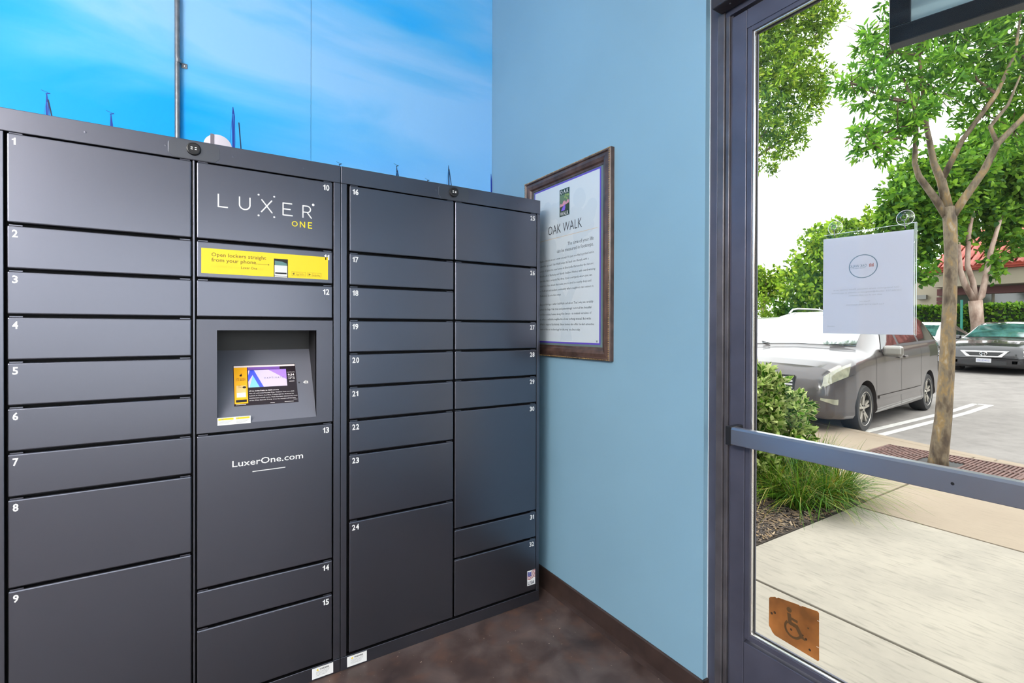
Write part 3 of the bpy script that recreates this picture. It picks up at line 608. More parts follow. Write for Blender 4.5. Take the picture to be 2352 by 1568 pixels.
# print showing through mirrored
ON, NR, NU = Vector((xs0+.001, 0, 0)), Vector((0, 1, 0)), Vector((0, 0, 1))
def nt_text(q, body, y, z, cap, w): q.text(body, (xs0+.0006, y, z), NR, NU, cap, width=w, align='C', off=0.)
M_g1 = mat('faint_print', (.36, .37, .43), .7); M_g2 = mat('slate_print', (.16, .23, .31), .7)
q = MB().ring2((xs0+.0006, 0, 0), NR, NU, .6155, 1.500, .0345, .0322, 0., 40, ky=.93); nt_text(q, 'OAK WALK', .6265, 1.4985, .0072, .040); nt_text(q, 'APARTMENTS', .6265, 1.4945, .0022, .034); q.build('printed_logo', M_g2, pp, recalc=False)
q = MB()
for i, (h, mt_) in enumerate(((.009, 0), (.007, 1), (.0095, 0), (.008, 1))): q.rect2((xs0+.0006, 0, 0), NR, NU, .5905+.0028*i, .5925+.0028*i, 1.497, 1.497+h, 0.)
q.build('printed_logo', mat('red_print', (.42, .2, .2), .7), pp, recalc=False)
q = MB()
for i, (t, w_) in enumerate((('Our leasing team works remotely. Please contact us at', .155), ('510.594.7751, oakwalk@leasing.com to schedule an appointment', .165), ('with one of our staff members.', .08), None, ('Thank you,', .026), ('Your Team at Oak Walk Apartments', .09)) if False else [x for x in ((('Our leasing team works remotely. Please contact us at', .155)), (('510.594.7751, oakwalk@leasing.com to schedule an appointment', .165)), (('with one of our staff members.', .08)), (('', 0)), (('Thank you,', .026)), (('Your Team at Oak Walk Apartments', .09)))]):
    if t: nt_text(q, t, .611, 1.437-.0085*i, .0036, w_)
nt_text(q, 'oakwalk', .695, 1.3355, .0035, .02); q.build('printed_text', M_g1, pp, recalc=False)
M_cup = glass_mat('clear_vinyl', (.93, .95, .95), 1.45, .05, 2.5); M_hook = mat('steel_hook', (.12, .12, .14), .25, metal=.8)
for i, (y, z, r) in enumerate(((.687, 1.6175, .019), (.523, 1.6145, .0195))):
    sc = empty('suction_cup', (XG-.002, y, z), ['clear suction cup with metal hook at the left corner of notice', 'clear suction cup with metal hook at the right corner of notice'][i], 'suction cup', 'suction cups on the door glass')
    MB().lathe([(r, .0), (r*.98, .0012), (r*.72, .003), (r*.45, .0062), (r*.42, .009), (r*.34, .0095), (r*.3, .0085), (.0001, .0085)], (XG-.0004, y, z), (-1, 0, 0), 32).build('cup', M_cup, sc, smooth=True)
    MB().tube([(XG-.001+0*t, y+r*math.cos(t)*.99, z+r*math.sin(t)*.99) for t in np.linspace(0, 2*math.pi, 33)], .0006, 6).build('cup_rim', mat('cup_rim', (.8, .8, .82), .2), sc, smooth=True)
    MB().tube([(XG-.008, y+r*.36*math.cos(t), z+r*.36*math.sin(t)) for t in np.linspace(0, 2*math.pi, 17)] , .001, 6).tube([(XG-.0085, y, z-r*.3), (XG-.0105, y-.002, z-r*.9), (XG-.0115, y-.003, z-r*1.35), (XG-.009, y-.003, z-r*1.5), (XG-.0072, y-.003, z-r*1.3)], .0011, 8).build('hook', M_hook, sc, smooth=True)

# brown accessibility sticker on the outside of the pane
XS_ = XG+.0064
ac = empty('accessibility_sticker', (XS_, .80, .35), 'square brown wheelchair access sticker low on the glass door', 'sticker')
M_amber = mat('amber_brown_vinyl', (.36, .13, .032), .4, noise=(11, .45))
MB().prism([(XS_, .877, .380), (XS_, .877, .468), (XS_, .872, .4745), (XS_, .866, .477), (XS_, .858, .481), (XS_, .852, .479), (XS_, .848, .483), (XS_, .731, .4975), (XS_, .727, .494), (XS_, .726, .3555), (XS_, .730, .3515), (XS_, .858, .359), (XS_, .867, .366), (XS_, .870, .372)], (.0005, 0, 0)).build('backing', M_amber, ac)
OA = (XS_-.0003, 0, 0); M_symbol = mat('brown_symbol', (.12, .06, .022), .5)  # dark brown print of the symbol itself
g = MB().disc2(OA, PR, PU_, -.8135, .4615, .0078).line2(OA, PR, PU_, [(-.8135, .448), (-.8105, .423), (-.7905, .421), (-.775, .397)], .0115).line2(OA, PR, PU_, [(-.8115, .4385), (-.790, .4365)], .008)
g.ring2(OA, PR, PU_, -.801, .407, .0275, .0205, 0., 26, 135, 350).line2(OA, PR, PU_, [(-.776, .396), (-.766, .3935)], .006); g.build('wheelchair_symbol', M_symbol, ac, recalc=False)
g = MB(); rr = random.Random(2)
for y, z, r in ((.858, .431), (.867, .424), (.757, .434), (.772, .405), (.763, .4005), (.752, .372), (.807, .404)) and [(a, b, rr.uniform(.0022, .0042)) for a, b in ((.858, .431), (.868, .424), (.757, .434), (.772, .405), (.763, .398), (.752, .372), (.807, .404))]: g.disc2(OA, PR, PU_, -y, z, r, .0002, 10)
g.build('glue_spots', mat('glue_dark', (.05, .022, .012), .5), ac, recalc=False)
g = MB()
for y, z in ((.779, .490), (.7295, .392), (.7275, .47)): g.rect2(OA, PR, PU_, -y-.004, -y+.003, z, z+.0012, .0002)
g.build('glue_spots', M_num, ac, recalc=False)

# dark framed sign hanging outside above the door
hs = empty('hanging_sign', (0, 0, 0), 'dark framed pale blue sign panel hanging outside above the door', 'sign')
ya, yb_, za, zb_ = -1.45, 0.0, 0.0, .70        # built in its own frame, far lower corner at the origin
for b in ((ya, yb_, za, za+.055), (ya, yb_, zb_-.055, zb_), (ya, ya+.055, za+.0555, zb_-.0555), (yb_-.055, yb_, za+.0555, zb_-.0555)): tbox('sign_frame', (-.025, .025, *b), mat('blue_black_metal', (.012, .022, .034), .3, metal=.4, noise=(5, .5)), hs, .003)
tbox('sign_panel', (-.015, .015, ya+.05, yb_-.05, za+.05, zb_-.05), mat('pale_teal_panel', (.5, .68, .72), .25, noise=(3, .15)), hs, 0)
for y in (-1.2, -.2): tbox('hanger_arm', (-.30, .02, y-.015, y+.015, zb_+.001, zb_+.04), M_frame, hs, 0)
hs.location = (1.915, .706, 2.258); hs.rotation_euler = (0, 0, R(14))

# ------------------------------------------------------------------ outside: paving, planter, kerb, road
def stained(name, a, b, sc, spot=.5):
    mt, nt, out = new_mat(name); bs = N(nt, 'ShaderNodeBsdfPrincipled', Roughness=.85); nt.links.new(bs.outputs[0], out.inputs[0]); bs.inputs['Specular IOR Level'].default_value = .2
    tc = N(nt, 'ShaderNodeTexCoord'); t = N(nt, 'ShaderNodeTexNoise', Scale=sc, Detail=9.0, Roughness=.62); nt.links.new(tc.outputs['Object'], t.inputs['Vector'])
    mp = N(nt, 'ShaderNodeMapping'); mp.inputs['Scale'].default_value = (55, 9, 10); nt.links.new(tc.outputs['Object'], mp.inputs[0])
    t2 = N(nt, 'ShaderNodeTexNoise', Scale=1.0, Detail=4.0); nt.links.new(mp.outputs[0], t2.inputs['Vector'])
    c1_ = ramp(nt, t.outputs['Fac'], [(.3, b), (.62, a)]); k = ramp(nt, t2.outputs['Fac'], [(.28, (.62,)*3), (.48, (1,)*3)])
    mx = N(nt, 'ShaderNodeMixRGB', blend_type='MULTIPLY'); mx.inputs[0].default_value = spot; nt.links.new(c1_, mx.inputs[1]); nt.links.new(k, mx.inputs[2]); nt.links.new(mx.outputs[0], bs.inputs['Base Color'])
    return mt
M_conc = stained('pale_concrete', (.28, .253, .21), (.215, .195, .165), 2.2, .6); M_conc2 = stained('tan_concrete', (.245, .20, .15), (.215, .172, .13), 1.4, .3)
M_asph = stained('worn_asphalt', (.20, .186, .174), (.15, .138, .13), 3.0, .5)
M_joint = mat('joint_dirt', (.045, .028, .014), .9); M_paint = mat('road_paint', (.42, .41, .39), .7, noise=(20, .2))
kx = lambda y: 6.79 + (y-1.37)*.2755            # kerb line
ground = struct(empty('sidewalk', (4, 0, -.02)))
MB().prism([(1.6, -7.5, -.16), (kx(-7.5), -7.5, -.16), (kx(9.5), 9.5, -.16), (1.6, 9.5, -.16)], (0, 0, .115)).build('joint_bed', M_joint, ground)
def slab(x0, x1, y0, y1, mt_, kerb=False):
    g_ = .009
    if kerb: pts = [(x0+g_, y0+g_), (kx(y0)-g_, y0+g_), (kx(y1)-g_, y1-g_), (x0+g_, y1-g_)]
    else: pts = [(x0+g_, y0+g_), (x1-g_, y0+g_), (x1-g_, y1-g_), (x0+g_, y1-g_)]
    MB().prism([(x, y, -.09) for x, y in pts], (0, 0, .07)).build('paving_slab', mt_, ground, bevel=.004)
for y0, y1 in ((-7.4, -4.3), (-4.3, -1.25), (-1.25, 1.757)):
    slab(1.64, 2.505, y0, y1, M_conc); slab(2.505, 4.2, y0, y1, M_conc); slab(4.2, 0, y0, y1, M_conc2, True)
slab(4.42, 0, 1.757, 4.9, M_conc2, True); slab(4.42, 0, 4.9, 9.4, M_conc2, True)
kb = struct(empty('kerb', (7, 2, -.1)))
for y0, y1 in ((-7.4, -4.4), (-4.4, -1.4), (-1.4, 1.6), (1.6, 4.6), (4.6, 7.6), (7.6, 9.4)):
    MB().prism([(kx(y0)-.003, y0+.004, -.16), (kx(y0)+.15, y0+.004, -.16), (kx(y1)+.15, y1-.004, -.16), (kx(y1)-.003, y1-.004, -.16)], (0, 0, .142)).build('kerb_stone', M_conc2, kb, bevel=.015)
# road: level near the kerb, rising gently across the car park
rz = lambda x: -.09 if x < 11 else -.09 + (x-11)*.03
g = MB(); xs_ = [5.0, 8, 11, 13, 15, 18, 22, 30, 45]
g.add([(x, y, rz(x)) for x in xs_ for y in (-30, 45)], [(2*i, 2*i+2, 2*i+3, 2*i+1) for i in range(len(xs_)-1)])
road = struct(g.build('road', M_asph, None, recalc=False))
for y, xa_, xb_ in ((3.10, 7.55, 12.2), (2.90, 7.35, 12.1)): MB().poly([(xa_, y-.05, rz(9)+.003), (11, y-.05, rz(11)+.003), (11, y+.05, rz(11)+.003), (xa_, y+.05, rz(9)+.003)]).poly([(11, y-.05, rz(11)+.003), (xb_, y-.05, rz(xb_)+.003), (xb_, y+.05, rz(xb_)+.003), (11, y+.05, rz(11)+.003)]).build('painted_line', M_paint, road, recalc=False)
MB().poly([(12.1, 2.85, rz(12.1)+.003), (12.2, 2.85, rz(12.2)+.003), (12.2, 3.15, rz(12.2)+.003), (12.1, 3.15, rz(12.1)+.003)]).build('painted_line', M_paint, road, recalc=False)
outer = struct(box('wall_outside', (1.68, 1.70, 1.12, 9.5, -.1, 3.6), M_white))
outer2 = struct(MB().box(-30, 1.6, -40, YB-.21, -.14, -.04).build('ground_behind', mat('light_plaza', (.34, .33, .31), .8)))

# planter soil and bark chips
soil = struct(box('planter_bed', (1.70, 4.41, 1.764, 9.4, -.12, -.028), mat('dark_soil', (.03, .022, .016), .95, noise=(30, .5))))
rng = np.random.default_rng(11)
def chips(n, x0, x1, y0, y1):
    v, f = [], []
    for i in range(n):
        x, y = rng.uniform(x0, x1), rng.uniform(y0, y1); a = rng.uniform(0, math.pi); L, W = rng.uniform(.009, .028), rng.uniform(.003, .007); t = rng.uniform(-.35, .35); z = -.026+rng.uniform(0, .018)
        d = np.array([math.cos(a)*math.cos(t), math.sin(a)*math.cos(t), math.sin(t)]); p = np.array([-math.sin(a), math.cos(a), rng.uniform(-.3, .3)]); c = np.array([x, y, z]); k = len(v); h = np.array([0, 0, .003])
        v += [c-d*L-p*W, c+d*L-p*W*.6, c+d*L+p*W*.6, c-d*L+p*W, c-d*L*.9+h, c+d*L*.9+h]
        f += [(k, k+1, k+5, k+4), (k+3, k+4, k+5, k+2), (k, k+4, k+3), (k+1, k+2, k+5), (k, k+3, k+2, k+1)]
    return v, f
v, f = chips(9000, 2.2, 4.39, 1.775, 2.9)
g = MB(); g.v = [tuple(p) for p in v]; g.f = f
M_bark = mat('bark_chip', (.2, .15, .1), .8, island=[(0, (.02, .014, .011)), (.35, (.06, .045, .036)), (.65, (.14, .10, .07)), (.9, (.26, .17, .08)), (1, (.32, .26, .2))])
stuff(tag(g.build('bark_mulch', M_bark, None, recalc=False), 'brown bark mulch covering the planter bed beside the walkway', 'mulch'))

# ------------------------------------------------------------------ plants
def unit(n): a = rng.normal(size=(n, 3)); return a/np.linalg.norm(a, axis=1, keepdims=True)
def leaf_mesh(P, D, L, W, fold=.0):
    """P base points, D unit directions, per-leaf length and width: lance-shaped leaves of four triangles"""
    n = len(P); r = unit(n); S_ = np.cross(D, r); S_ /= np.linalg.norm(S_, axis=1, keepdims=True)+1e-9; Nn = np.cross(S_, D)
    L = L[:, None]; W = W[:, None]
    V = np.stack([P, P+D*L*.32-S_*W*.5+Nn*W*fold, P+D*L*.32+S_*W*.5+Nn*W*fold, P+D*L*.68-S_*W*.42+Nn*W*fold*.6-Nn*L*.05, P+D*L*.68+S_*W*.42+Nn*W*fold*.6-Nn*L*.05, P+D*L-Nn*L*.14], 1).reshape(-1, 3)
    b = (np.arange(n)*6)[:, None]
    T = np.concatenate([b+np.array([[0, 2, 1]]), b+np.array([[3, 4, 5]])]); Q = b+np.array([[1, 2, 4, 3]])
    return V, [tuple(t) for t in T.tolist()] + [tuple(t) for t in Q.tolist()]
def foliage(name, blobs, dens, per, L, W, material, parent, droop=-.15, spread=.11, shell=.45):
    Ps, Ds = [], []
    for x, y, z, r in blobs:
        k = max(6, int(dens*r**2)); u = unit(k); c = np.array([x, y, z]) + u*(rng.random((k, 1))**shell)*r
        d = unit(k*per)*1.0 + np.repeat(u, per, 0)*.6 + np.array([0, 0, droop]); d /= np.linalg.norm(d, axis=1, keepdims=True)
        Ps.append(np.repeat(c, per, 0)+unit(k*per)*spread*rng.random((k*per, 1))); Ds.append(d)
    P, D = np.concatenate(Ps), np.concatenate(Ds); n = len(P)
    V, F = leaf_mesh(P, D, L*rng.uniform(.65, 1.25, n), W*rng.uniform(.7, 1.2, n), .15)
    g = MB(); g.v = [tuple(p) for p in V.tolist()]; g.f = F
    return stuff(g.build(name, material, parent, recalc=False))
M_leafA = leaf_mat('tree_leaf', [(0, (.025, .085, .012)), (.35, (.07, .2, .015)), (.7, (.13, .32, .02)), (1, (.26, .45, .045))])
M_leafB = leaf_mat('tree_leaf_yellow', [(0, (.05, .1, .008)), (.4, (.13, .25, .012)), (.8, (.24, .4, .02)), (1, (.42, .5, .06))])
M_leafC = leaf_mat('tree_leaf_far', [(0, (.02, .07, .012)), (.5, (.08, .2, .015)), (1, (.2, .36, .03))])
def bark(name, cols, sc):
    mt, nt, out = new_mat(name); b = N(nt, 'ShaderNodeBsdfPrincipled', Roughness=.75); nt.links.new(b.outputs[0], out.inputs[0]); tc = N(nt, 'ShaderNodeTexCoord')
    mp = N(nt, 'ShaderNodeMapping'); mp.inputs['Scale'].default_value = (1.0, 1.0, .45); nt.links.new(tc.outputs['Object'], mp.inputs[0])
    t = N(nt, 'ShaderNodeTexNoise', Scale=sc, Detail=5.0, Roughness=.6); t.inputs['Distortion'].default_value = .15; nt.links.new(mp.outputs[0], t.inputs['Vector'])
    nt.links.new(ramp(nt, t.outputs['Fac'], cols), b.inputs['Base Color'])
    bp = N(nt, 'ShaderNodeBump', Strength=.5, Distance=.01); nt.links.new(t.outputs['Fac'], bp.inputs['Height']); nt.links.new(bp.outputs[0], b.inputs['Normal'])
    return mt
M_bark1 = bark('mottled_bark', [(.33, (.03, .018, .01)), (.42, (.075, .05, .028)), (.5, (.13, .10, .064)), (.58, (.19, .12, .045)), (.68, (.26, .22, .165))], 10)
M_bark2 = bark('pale_pink_bark', [(.35, (.14, .085, .06)), (.5, (.26, .18, .14)), (.65, (.34, .26, .21))], 4)

# street tree in the paving
T1 = empty('street_tree', (6.23, 1.86, -.03), 'slender mottled trunk tree growing from iron grate by kerb', 'tree')
MB().tube([(6.22, 1.862, -.06), (6.225, 1.858, .05), (6.25, 1.83, .45), (6.262, 1.812, .9), (6.268, 1.795, 1.57), (6.276, 1.788, 2.1), (6.27, 1.797, 2.42), (6.262, 1.81, 2.55)], [.088, .078, .069, .063, .057, .053, .056, .05], 14).build('trunk', M_bark1, T1, smooth='all')
def branch(pts, rad): MB().tube(pts, rad, 8).build('branch', M_bark1, T1, smooth='all')
branch([(6.27, 1.80, 2.42), (6.2, 1.9, 2.66), (6.12, 2.0, 2.88), (6.1, 2.03, 3.02), (6.1, 2.02, 3.35), (6.08, 2.03, 3.62), (6.0, 2.1, 3.9)], [0.041, 0.033, 0.029, 0.024, 0.022, 0.018, 0.010])
branch([(6.265, 1.805, 2.5), (6.24, 1.857, 2.82), (6.2, 1.905, 3.0), (6.17, 1.96, 3.39), (6.15, 1.98, 3.7), (6.1, 2.0, 4.1), (6.15, 1.95, 4.5)], [0.045, 0.039, 0.030, 0.023, 0.019, 0.014, 0.008])
branch([(6.24, 1.857, 2.82), (6.35, 1.73, 3.21), (6.5, 1.52, 3.62), (6.62, 1.42, 4.0), (6.7, 1.4, 4.4)], [0.031, 0.024, 0.019, 0.014, 0.008])
branch([(6.275, 1.79, 2.44), (6.33, 1.72, 2.60), (6.40, 1.58, 2.88), (6.45, 1.50, 3.12), (6.6, 1.35, 3.36), (6.8, 1.2, 3.7)], [0.042, 0.038, 0.034, 0.029, 0.023, 0.015])
branch([(6.45, 1.50, 3.12), (6.44, 1.55, 3.3), (6.55, 1.45, 3.5), (6.7, 1.4, 3.8)], [0.020, 0.018, 0.014, 0.008])
blobs1 = [(5.38,2.19,3.65,0.24),(5.27,2.26,3.71,0.15),(5.38,2.13,3.10,0.20),(5.18,2.20,3.21,0.12),(5.77,2.06,3.33,0.26),(5.85,2.14,4.12,0.36),(5.66,2.25,4.25,0.20),(6.15,1.95,3.81,0.38),(6.35,1.94,4.45,0.42),(6.65,1.75,4.05,0.42),(6.92,1.59,4.31,0.45),(7.35,1.55,3.97,0.42),(6.77,1.68,3.55,0.25),(6.16,2.07,5.03,0.40),(6.73,1.71,5.03,0.50),(7.22,1.40,4.72,0.50),(7.34,1.32,4.05,0.50),(7.45,1.60,3.50,0.25),(5.79,1.93,3.42,0.20)]
foliage('foliage', blobs1, 640, 10, .092, .024, M_leafA, T1, spread=.06)
rr = random.Random(9); g = MB()
for x, y, z, r in blobs1:
    hub = min(((6.08, 2.03, 3.62), (6.15, 1.98, 3.7), (6.5, 1.52, 3.62), (6.8, 1.2, 3.7), (6.1, 2.0, 4.1), (6.6, 1.35, 3.36), (6.1, 2.02, 3.35)), key=lambda h: (Vector(h)-Vector((x, y, z))).length)
    mid = [(a+b)/2+rr.uniform(-.05, .05) for a, b in zip(hub, (x, y, z))]
    g.tube([hub, mid, (x, y, z)], [.016, .011, .006], 5)
    for k in range(5): g.tube([(x, y, z), (x+rr.uniform(-r, r), y+rr.uniform(-r, r), z+rr.uniform(-r, r))], [.006, .0025], 4)
g.build('twigs', mat('twig_brown', (.10, .055, .04), .8), T1, smooth='all')
# iron grate round its foot
GR = empty('tree_grate', (6.45, 1.85, -.02), 'rusty brown slotted iron grate around the street tree', 'tree grate')
M_iron = mat('rusty_iron', (.11, .055, .045), .6, metal=.3, noise=(18, .4))
gx0, gx1, gy0_, gy1_ = 6.10, 6.72, 1.26, 2.46
g = MB()
for b in ((gx0, gx1, gy0_, gy0_+.03), (gx0, gx1, gy1_-.03, gy1_), (gx0, gx0+.03, gy0_, gy1_), (gx1-.03, gx1, gy0_, gy1_)): g.box(b[0], b[1], b[2], b[3], -.02, -.004)
g.build('grate_frame', M_iron, GR)
g = MB()
for i in range(36):
    y = gy0_+.045+i*.0318
    for x0, x1 in ((gx0+.03, 6.39), (6.42, gx1-.03)):
        if abs(y-1.86) < .16: x1 = min(x1, 6.23-.16) if x0 < 6.2 else x1
        if x1 > x0: g.box(x0, x1, y-.009, y+.009, -.019, -.007)
g.box(6.39, 6.42, gy0_, 1.70, -.02, -.005).box(6.39, 6.42, 2.02, gy1_, -.02, -.005)
g.build('grate_bars', M_iron, GR); box('grate_pit', (gx0+.01, gx1-.01, gy0_+.01, gy1_-.01, -.0205, -.0195), M_gasket, GR)

# tree whose crown hangs in from the left
T2 = empty('overhanging_tree', (8.2, 6.0, -.05), 'fine leaved tree crown hanging in at upper left of door glass', 'tree')
MB().tube([(8.2, 6.0, -.1), (8.25, 5.95, 1.5), (8.3, 5.8, 3.2), (8.5, 5.5, 4.6)], [.16, .14, .12, .07], 10).build('trunk', M_bark1, T2, smooth='all')
for e_ in ((8.77, 5.15, 5.0), (9.3, 4.85, 6.0), (8.63, 5.25, 7.2), (9.65, 4.6, 7.0), (8.29, 5.47, 7.0), (9.1, 4.95, 4.9)): MB().tube([(8.42, 5.6, 4.2), ((8.42+e_[0])/2, (5.6+e_[1])/2+.1, (4.2+e_[2])/2), e_], [.05, .03, .012], 6).build('branch', M_bark1, T2, smooth='all')
foliage('foliage', [(8.63,5.25,7.17,0.85),(9.24,4.87,7.10,0.70),(9.65,4.61,7.02,0.40),(8.77,5.16,6.05,0.70),(9.31,4.82,6.05,0.55),(9.62,4.62,5.81,0.30),(8.77,5.15,5.00,0.45),(9.11,4.94,4.84,0.35),(8.77,5.15,4.40,0.22),(8.36,5.41,5.80,0.90),(8.29,5.47,7.01,1.00),(9.72,4.57,7.90,0.60),(8.97,5.04,8.06,0.90),(9.31,4.81,5.40,0.40)], 480, 14, .09, .03, M_leafB, T2, spread=.10)

# trees across the car park
def tree(name, loc, label, trunk, blobs, dens, mt_, bk, L=.2, W=.1, group=None):
    T = empty(name, loc, label, 'tree', group)
    for pts, rad in trunk: MB().tube(pts, rad, 8).build('trunk' if rad[0] > .11 else 'branch', bk, T, smooth='all')
    foliage('foliage', blobs, dens, 10, L, W, mt_, T, spread=.22); return T
tree('pale_trunk_tree', (23.3, 5.85, .3), 'broad tree with forked pale pink trunk behind the black sedan', [
    ([(23.31, 5.84, .2), (23.24, 5.88, 1.5), (23.18, 5.93, 2.37)], [.24, .19, .2]), ([(23.18, 5.93, 2.3), (22.85, 6.14, 2.99), (22.72, 6.22, 3.45), (22.65, 6.27, 4.4), (22.7, 6.4, 5.4)], [.105, .1, .085, .075, .05]),
    ([(23.18, 5.93, 2.3), (23.11, 5.97, 2.99), (22.94, 6.08, 3.6), (22.98, 6.07, 4.7), (23.2, 6, 5.6)], [.1, .09, .08, .07, .04]), ([(23.18, 5.93, 2.3), (23.38, 5.81, 2.53), (23.51, 5.73, 3.3), (23.64, 5.65, 4.1), (23.97, 5.45, 5.4)], [.105, .105, .09, .08, .05])],
    [(21.93,7.17,6.66,1.10),(21.66,7.33,5.39,0.98),(22.87,6.59,6.66,1.34),(24.76,6.12,7.18,1.46),(25.74,5.51,7.84,1.46),(25.87,5.42,6.20,1.34),(24.63,6.20,5.54,1.22),(22.60,6.74,5.08,0.98),(22.06,7.07,4.29,0.61),(20.78,7.17,6.17,0.61),(24.35,6.39,8.33,0.73),(24.61,5.48,4.45,0.55),(26.57,4.98,6.37,1.59),(23.87,5.65,3.63,0.43),(21.60,6.92,3.37,0.43),(21.25,7.58,5.08,0.61),(20.99,7.76,5.71,0.37)], 110, M_leafC, M_bark2, .24, .13)
tree('car_park_tree', (20.42, 9.63, .2), 'yellow green leafy tree behind the parked minivan', [([(20.42, 9.63, .1), (20.42, 9.63, 2.4), (20.4, 9.7, 4)], [.14, .12, .06])],
    [(20.38,9.68,4.66,0.80),(19.95,9.94,3.81,0.90),(19.66,10.12,2.96,0.80),(20.38,9.67,3.13,0.90),(22.36,9.62,4.84,1.00),(22.82,9.32,3.77,1.20),(24.44,9.50,6.15,0.50),(22.06,9.81,5.38,0.60),(20.1,9.9,2.2,.7)], 150, M_leafB, M_bark2)
tree('distant_tree', (21.3, 12.6, .2), 'small thin distant tree at the left edge of door glass', [([(21.3, 12.6, .1), (21.3, 12.6, 2.6), (21.4, 12.5, 3.6)], [.12, .1, .05])],
    [(21.26,12.66,3.80,0.60),(21.59,12.45,3.41,0.70),(21.09,12.76,3.01,0.60),(21.93,12.24,3.21,0.60)], 110, M_leafB, M_bark2)
bs = empty('round_shrub', (20.4, 10.9, .2), 'dark green shrub below the yellow green tree behind minivan', 'shrub')
foliage('foliage', [(20.08,11.03,1.9,0.8),(20.69,10.64,1.9,0.8),(20.4,10.9,1.0,.9)], 150, 10, .17, .09, M_leafC, bs, spread=.2)
yw = empty('clipped_yew', (18.6, 11.1, .1), 'clipped yellow green conical shrub behind the far left car', 'shrub')
foliage('foliage', [(18.6, 11.1, z, r) for z, r in ((.7, .5), (1.3, .5), (1.8, .46), (2.2, .4), (2.45, .28))], 420, 9, .09, .03, M_leafB, yw, droop=.3, spread=.08)

# variegated shrub and grass clumps in the planter
M_sh = leaf_mat('shrub_leaf', [(0, (.022, .085, .006)), (.4, (.06, .20, .008)), (.8, (.12, .31, .014)), (1, (.2, .38, .03))], .35, .5)
M_shp = leaf_mat('shrub_leaf_margin', [(0, (.26, .36, .07)), (1, (.46, .50, .2))], .3, .5)
def shrub(loc, label, blobs, n):
    T = empty('variegated_shrub', loc, label, 'shrub', 'variegated shrubs in the planter')
    Ps, Ds = [], []
    for x, y, z, r in blobs:
        k = int(n*r*r); u = unit(k); c = np.array([x, y, z])+u*r*(rng.random((k, 1))**.3); per = 9
        d = unit(k*per)*.9+np.repeat(u, per, 0)*.9+np.array([0, 0, .25]); d /= np.linalg.norm(d, axis=1, keepdims=True)
        Ps.append(np.repeat(c, per, 0)+d*.012); Ds.append(d)
    P, D = np.concatenate(Ps), np.concatenate(Ds); m_ = len(P); L = .078*rng.uniform(.7, 1.2, m_); W = .034*rng.uniform(.8, 1.2, m_)
    st0 = rng.bit_generator.state
    V, F = leaf_mesh(P, D, L, W, .2); g = MB(); g.v = [tuple(p) for p in V.tolist()]; g.f = F; stuff(g.build('leaf_margins', M_shp, T, recalc=False))
    rng.bit_generator.state = st0
    V, F = leaf_mesh(P+D*.003, D, L*.9, W*.74, .2)
    A = V.reshape(-1, 6, 3); nn = np.cross(A[:, 2]-A[:, 1], A[:, 5]-A[:, 0]); nn /= np.linalg.norm(nn, axis=1, keepdims=True)+1e-9
    Vt = (A+nn[:, None]*.0011).reshape(-1, 3); Vb = (A-nn[:, None]*.0011).reshape(-1, 3)
    g = MB(); g.v = [tuple(p) for p in np.concatenate([Vt, Vb]).tolist()]; o_ = len(Vt); g.f = F+[tuple(i+o_ for i in q) for q in F]; stuff(g.build('leaves', M_sh, T, recalc=False))
    g = MB()
    for x, y, z, r in blobs: g.tube([(loc[0], loc[1], -.03), (x, y, z)], [.012, .006], 5)
    g.build('stems', mat('shrub_stem', (.08, .05, .03), .8), T)
shrub((4.05, 2.55, -.03), 'leafy variegated green shrub in the planter, nearest the door glass', [(4.05, 2.42, .72, .25), (3.95, 2.5, .55, .3), (4.16, 2.28, .62, .19), (4.15, 2.33, .38, .24), (4.1, 2.62, .76, .26), (3.9, 2.65, .45, .3), (4.15, 2.5, .25, .26), (4.2, 2.22, .46, .13), (3.85, 2.48, .76, .2), (4.0, 2.4, .15, .25)], 1900)
shrub((3.9, 3.2, -.03), 'leafy variegated green shrub mostly hidden by door frame', [(3.9, 3.1, .6, .34), (4.0, 3.3, .4, .36), (3.8, 3.0, .3, .3)], 620)
M_blade = leaf_mat('grass_blade', [(0, (.018, .055, .004)), (.4, (.05, .145, .006)), (.72, (.12, .21, .01)), (.88, (.24, .17, .02)), (1, (.42, .44, .16))], .3, .5)
def clump(x, y, n, L, spread, label):
    v, f = [], []
    for i in range(n):
        a = rng.uniform(0, 2*math.pi); rad = rng.uniform(0, .09); b = np.array([x+rad*math.cos(a), y+rad*math.sin(a), -.025]); l = L*rng.uniform(.55, 1.1); w = rng.uniform(.0026, .0058)
        out = rng.uniform(.2, 1.0)**.8*spread; a += rng.normal()*.25; h = np.array([math.cos(a), math.sin(a), 0]); s = np.array([-math.sin(a), math.cos(a), 0]); k = len(v)
        for j, t in enumerate((0, .3, .6, .85, 1)):
            p = b+h*l*out*t**1.5+np.array([0, 0, l*(t*.92-.86*out*t**1.9)]); p[2] = max(p[2], -.012+.004*t); ww = w*(1-t*.85)
            v += [p-s*ww, p+s*ww]
        f += [(k+2*j, k+2*j+1, k+2*j+3, k+2*j+2) for j in range(4)]
    g = MB(); g.v = [tuple(p-np.array([0, 0, 0])) for p in v]; g.f = f
    return tag(g.build('grass_clump', M_blade, None, recalc=False, loc=(x, y, -.025)), label, 'grass clump', 'grass clumps in the planter')
